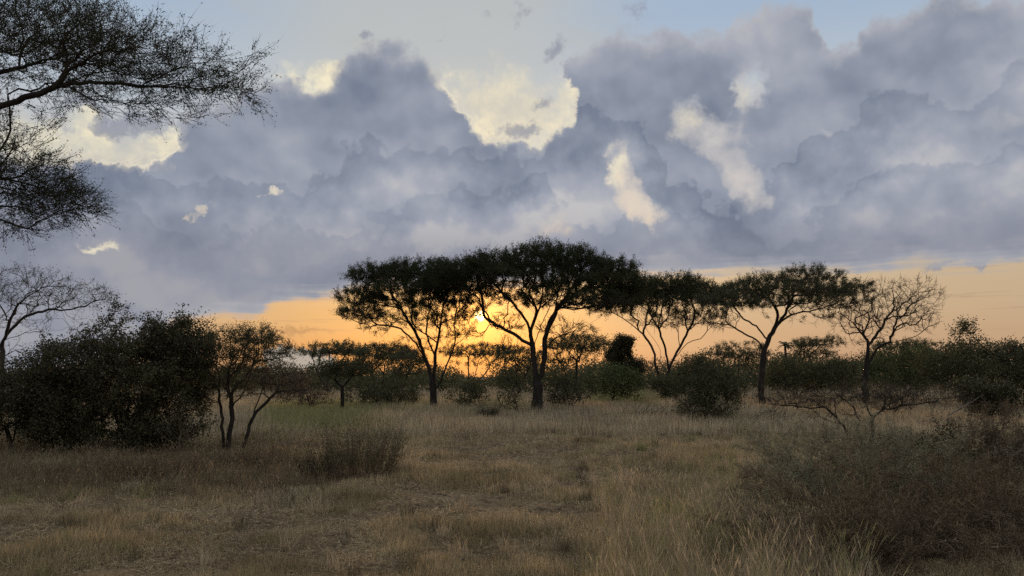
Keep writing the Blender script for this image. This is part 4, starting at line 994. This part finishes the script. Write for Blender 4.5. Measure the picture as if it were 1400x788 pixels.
def arch_shrub(name, label, bases, d, n, L, seed, mats, leaf, r=0.008, rise=(0.1, 1.1), droop=0.9, side=(0.25, 14), twig=0.0022, lean=(0, 0), nl=2, thorn=True):
    """thorny shrub of long arching rods that carry short side twigs"""
    rng = np.random.default_rng(seed); b = gpt(bases[0][0], bases[0][1], d); rt = root(name, b, label, 'shrub')
    BS = [gpt(q[0], q[1], q[2] if len(q) > 2 else d) for q in bases]
    pos, par, rad, own = [], [], [], []
    tw0, twd, twl = [], [], []
    for k in range(n):
        s0 = BS[int(rng.integers(len(BS)))] + np.array((rng.normal(0, .06), rng.normal(0, .06), -.03)); a = rng.uniform(0, 2 * math.pi); el = rng.uniform(*rise)
        v = np.array((math.cos(a) * math.cos(el) + lean[0], math.sin(a) * math.cos(el) + lean[1], math.sin(el))); v = v / np.linalg.norm(v)
        l = L * rng.uniform(.45, 1.15); m = 14; p = s0.copy(); first = len(pos); rr = r * rng.uniform(.5, 1.0) * (2.2 if rng.random() < .14 else 1)
        for q in range(m + 1):
            pos.append(p.copy()); par.append(-1 if q == 0 else len(pos) - 2); rad.append(rr * (1 - .8 * q / m)); own.append(0)
            v = unit(v + np.array((0, 0, -droop / m)) + rng.normal(0, .10, 3)); step = l / m
            if p[2] < hgt(p[0], p[1]) + .05 and v[2] < 0: v[2] = abs(v[2]) * .3
            p = p + v * step
            if q >= 2:
                for z in range(int(rng.integers(0, 3)) + (q > 5)):          # side shoots that carry twigs of their own
                    dd = unit(v * .7 + rdir(1, rng)[0] * .8 + (0, 0, .15)); sl_ = side[0] * rng.uniform(.4, 1.2) * (1 - .35 * q / m); pp = pos[-1] if False else p.copy(); j0 = None
                    pos.append(p.copy()); par.append(-1); rad.append(rr * .35); own.append(0); prev = len(pos) - 1
                    for w_ in range(3):
                        pp = pp + dd * sl_ / 3; dd = unit(dd + rng.normal(0, .16, 3)); pos.append(pp.copy()); par.append(prev); rad.append(rr * .35 * (1 - .25 * (w_ + 1))); own.append(0); prev = len(pos) - 1
                        for _ in range(2): tw0.append(pp); twd.append(unit(dd * .6 + rdir(1, rng)[0])); twl.append(side[0] * rng.uniform(.15, .5))
                    # keep the rod going after the shoots
                if len(pos) and q < m: pos.append(p.copy()); par.append(-1); rad.append(rr * (1 - .8 * (q + 1) / m)); own.append(0)
    pos = np.array(pos); par = np.array(par); rad = np.array(rad); own = np.array(own)
    V, F = tube_mesh(pos - b, par, np.maximum(rad, .0016), own == 0); link('stems', mesh('stems', V, F, mats[0], True), rt)['kind'] = 'stuff'
    P = np.array(tw0) - b; D = np.array(twd); Lg = np.array(twl)
    V, F, mid, tp = slivers(P, D, Lg, np.full(len(P), twig), rng); link('twigs', mesh('twigs', V, F, mats[1]), rt)['kind'] = 'stuff'
    t = rng.random((nl, len(P), 1)); c = np.concatenate([P + (tp - P) * t[q] for q in range(nl)])
    V, F = leaves(c, leaf[0], leaf[3], leaf[1], leaf[2], rng); link('foliage', mesh('foliage', V, F, mats[2]), rt)['kind'] = 'stuff'
    return rt
arch_shrub('feathery_sapling', 'grey green feathery acacia sapling spreading low at the right', [(1130, 700), (1190, 690, 10.9), (1085, 686, 11.2), (1240, 680, 11.4), (1165, 668, 12.2)], 10.4, 210, 1.5, 101, (DT, DT, M['leafgrey']), (3, .024, .008, .012), r=.012, twig=.0026, rise=(.45, 1.35), droop=1.3)
arch_shrub('brown_brush', 'large brown thorny brush of arching twigs filling the bottom right corner', [(1240, 790, 7.9), (1330, 770, 8.3), (1400, 740, 8.8), (1290, 740, 8.9), (1180, 760, 8.4), (1370, 700, 9.8), (1400, 680, 10.6), (1130, 775, 8.0), (1220, 705, 9.7), (1160, 730, 9.0), (1300, 690, 10.2)], 7.9, 270, 1.2, 102,
           (M['brush'], M['brush'], M['leafrust']), (3, .022, .009, .014), r=.012, twig=.0027, rise=(.25, 1.2), droop=1.3)
bush('scrambling_shrub', 'dark leaved scrambling shrub behind the brown brush', 'shrub', (1268, 660), 12.5,
     [(1240, 618, 44, 20, 0, .6, 120), (1290, 622, 30, 24, 0, .5, 80), (1300, 596, 10, 16, 0, .2, 14)], 8, (TW, TW, M['leafdark']), 103, (3, 0.042, 0.026, 0.05), (3, 0.16, 0.003), r_stem=.018, r_tip=.003, step=.12, extra=.3)
arch_shrub('brown_brush', 'brown twiggy brush at the right edge below the thicket', [(1375, 655), (1420, 650, 14.2), (1345, 650, 14.9)], 14.5, 90, 1.35, 104, (M['brush'], M['brush'], M['leafrust']), (2, .03, .012, .02), r=.010, twig=.0034, side=(.3, 14), rise=(.4, 1.3))

# --- tussocks
def tussock(label, base, d, w, h, n, seed, mt='straw'):
    rng = np.random.default_rng(seed); b = gpt(base[0], base[1], d); q = rng.normal(0, w * .36, (n, 2)); r = np.hypot(q[:, 0], q[:, 1])
    x, y = b[0] + q[:, 0], b[1] + q[:, 1]
    V, F = blades(x, y, h * rng.uniform(.4, 1.15, n) * np.clip(1.1 - r / w * .5, .3, 1.1), 0.003 + 0.0003 * d, rng, .33, 2, .3)
    o = link('grass_tussock', mesh('grass_tussock', V - b, F, M[mt]), None, b); tag(o, label, 'grass tussock', 'taller grass tussocks in the clearing')
tussock('pale tall tussock right of the middle of the clearing', (872, 668), 12.6, .55, .45, 900, 111)
tussock('wide straw tussock left of the feathery sapling', (985, 700), 10.6, .6, .42, 1100, 112)
tussock('greenish tussock left of the wide straw tussock', (925, 722), 9.6, .5, .36, 900, 113, 'green')
tussock('small pale tussock in the middle of the near clearing', (752, 722), 9.8, .34, .2, 500, 114)
tussock('dark green tussock before the brown brush', (1040, 770), 8.0, .5, .34, 800, 115, 'green')
tussock('seeding tussock at the bottom edge before the brown brush', (1100, 786), 7.4, .5, .46, 700, 116, 'seed')
tussock('straw tussock at the right foot of the upright dry shrub', (545, 640), 15.2, .6, .34, 600, 117)
tussock('yellowish tussock left of the dark tangle', (388, 690), 11.8, .9, .24, 1000, 118, 'straw')

tussock('low ragged tussock nearest the bottom left corner', (150, 752), 8.2, .5, .13, 700, 119, 'short')
tussock('bushy tussock behind the pale tall tussock', (905, 640), 15.6, .6, .34, 600, 121)
tussock('bushy tussock halfway between upright dry shrub and big trunk', (640, 600), 23, .9, .42, 500, 122)
# --- dead wood
def stick(name, label, pts, r, mt='wood', group=None, nb=3, seed=1):
    rng = np.random.default_rng(seed); P = resample(np.array([gpt(*p) + (0, 0, r * 1.0 + (p[3] if len(p) > 3 else 0)) if False else gpt(p[0], p[1], p[2]) + np.array((0, 0, r + (p[3] if len(p) > 3 else 0))) for p in pts]), .12)
    b = P[0].copy(); P = P - b; par = list(range(-1, len(P) - 1)); rad = list(np.linspace(r, r * .35, len(P))); P = list(P)
    for k in range(nb):
        j = int(rng.integers(2, max(3, len(pts) * 3))) % (len(P) - 1); dd = unit(rdir(1, rng)[0] * .7 + unit(P[j] - P[j - 1]) + (0, 0, .3)); p0 = P[j]
        for q in range(1, 4): P.append(p0 + dd * q * r * 5); par.append(j if q == 1 else len(P) - 2); rad.append(r * .35 / q)
    V, F = tube_mesh(np.array(P), np.array(par), np.array(rad), np.ones(len(P), bool))
    o = link(name, mesh(name, V, F, M[mt], True), None, b); tag(o, label, 'dead branch', group)
GD = 'dead branches lying about'
stick('fallen_branch', 'long pale dead branch lying left of the upright dry shrub', [(376, 603, 21.5), (400, 603, 21.4), (428, 606, 21.0), (442, 605, 21.1)], .035, group=GD, seed=2)
stick('fallen_branch', 'short thick dead branch lying behind the long pale one', [(368, 609, 20.6), (384, 606, 20.8), (396, 608, 20.8)], .05, group=GD, seed=3)
for k, (x0, y0, x1, y1, lb) in enumerate([(862, 566, 900, 562, 'dead branch topmost on the broken heap beyond the clearing'), (872, 570, 912, 567, 'dead branch lying lowest on the broken heap beyond the clearing'), (886, 561, 925, 566, 'dead branch slanting at the right of the broken heap')]):
    stick('fallen_branch', lb, [(x0, y0, 36.5 - k, .05), ((x0 + x1) / 2, (y0 + y1) / 2 - 1, 36.2 - k, .1), (x1, y1, 35.8 - k, .02)], .05, 'bark', GD, 5, 5 + k)
stick('broken_bough', 'pale broken bough slanting before the blackish spreading bush', [(1296, 560, 30, .3), (1325, 548, 30.2, .75), (1352, 538, 30.4, 1.25)], .035, 'wood', None, 6, 9)

# --- clods and old dung between the grass
def clods():
    rng = np.random.default_rng(120); n = 1500; x, y = scatter_view(n * 3, 6, 30, rng); k = nz2(x, y, 1.1) > 0.48; x, y = x[k][:n], y[k][:n]; n = len(x)
    oc = np.array([(1, 0, 0), (0, 1, 0), (-1, 0, 0), (0, -1, 0), (0, 0, .7), (.7, .7, .1), (-.7, .7, .1), (-.7, -.7, .1), (.7, -.7, .1)]); s = rng.uniform(.012, .038, n)
    V = np.stack([x, y, hgt(x, y)], 1)[:, None] + oc[None] * s[:, None, None] * rng.uniform(.7, 1.2, (n, 9, 1)); V = V.reshape(-1, 3)
    f = np.array([(0, 5, 4), (5, 1, 4), (1, 6, 4), (6, 2, 4), (2, 7, 4), (7, 3, 4), (3, 8, 4), (8, 0, 4)]); F = (np.arange(n)[:, None, None] * 9 + f[None]).reshape(-1, 3)
    o = link('soil_clods', mesh('soil_clods', V, F, M['dung'])); tag(o, 'small dark clods strewn over the trodden soil', 'clods', kind='stuff')
clods()

# --- far woodland that reads as one mass
def woodland():
    rng = np.random.default_rng(130); C_, K = [], []
    prof = [(-300, 505), (0, 500), (250, 498), (380, 500), (440, 500), (560, 496), (640, 508), (664, 520), (690, 498), (760, 488), (830, 490), (900, 494), (1000, 486), (1060, 484), (1180, 480), (1300, 468), (1400, 466), (1700, 462)]
    for lay, (dep, dr) in enumerate([(135, 0), (112, 5), (92, 12)]):
        xs = np.arange(-330, 1730, 17 + 5 * lay)
        for X in xs:
            X = X + rng.normal(0, 5); yt = np.interp(X, *zip(*prof)) + dr + rng.uniform(-9, 9) + 5 * math.sin(X * .05 + lay)
            if 655 < X < 682 and lay > 0: continue
            d = dep + rng.uniform(-8, 8); t = at(X, yt, d); g = float(hgt(t[0], t[1])); h = max(t[2] - g, 1.5); w = rng.uniform(1.6, 3.4) * d / 110
            m = int(40 + h * w * 8); p = rdir(m, rng) * rng.random((m, 1)) ** .33
            C_.append(np.array((t[0], t[1], g + h * .52)) + p * (w, w, h * .5)); K.append(np.full(m, lay))
    P = np.vstack(C_); V, F = leaves(P, 6, .28, .34, .18, rng)
    o = link('far_woodland', mesh('far_woodland', V, F, M['leafolive'])); tag(o, 'dark continuous bushland closing the view along the horizon', 'woodland', kind='stuff')
woodland()
print('script time', round(time.time() - T0, 1), 'tris', sum(len(m.polygons) * (2 if len(m.polygons) and m.polygons[0].loop_total == 4 else 1) for m in bpy.data.meshes))
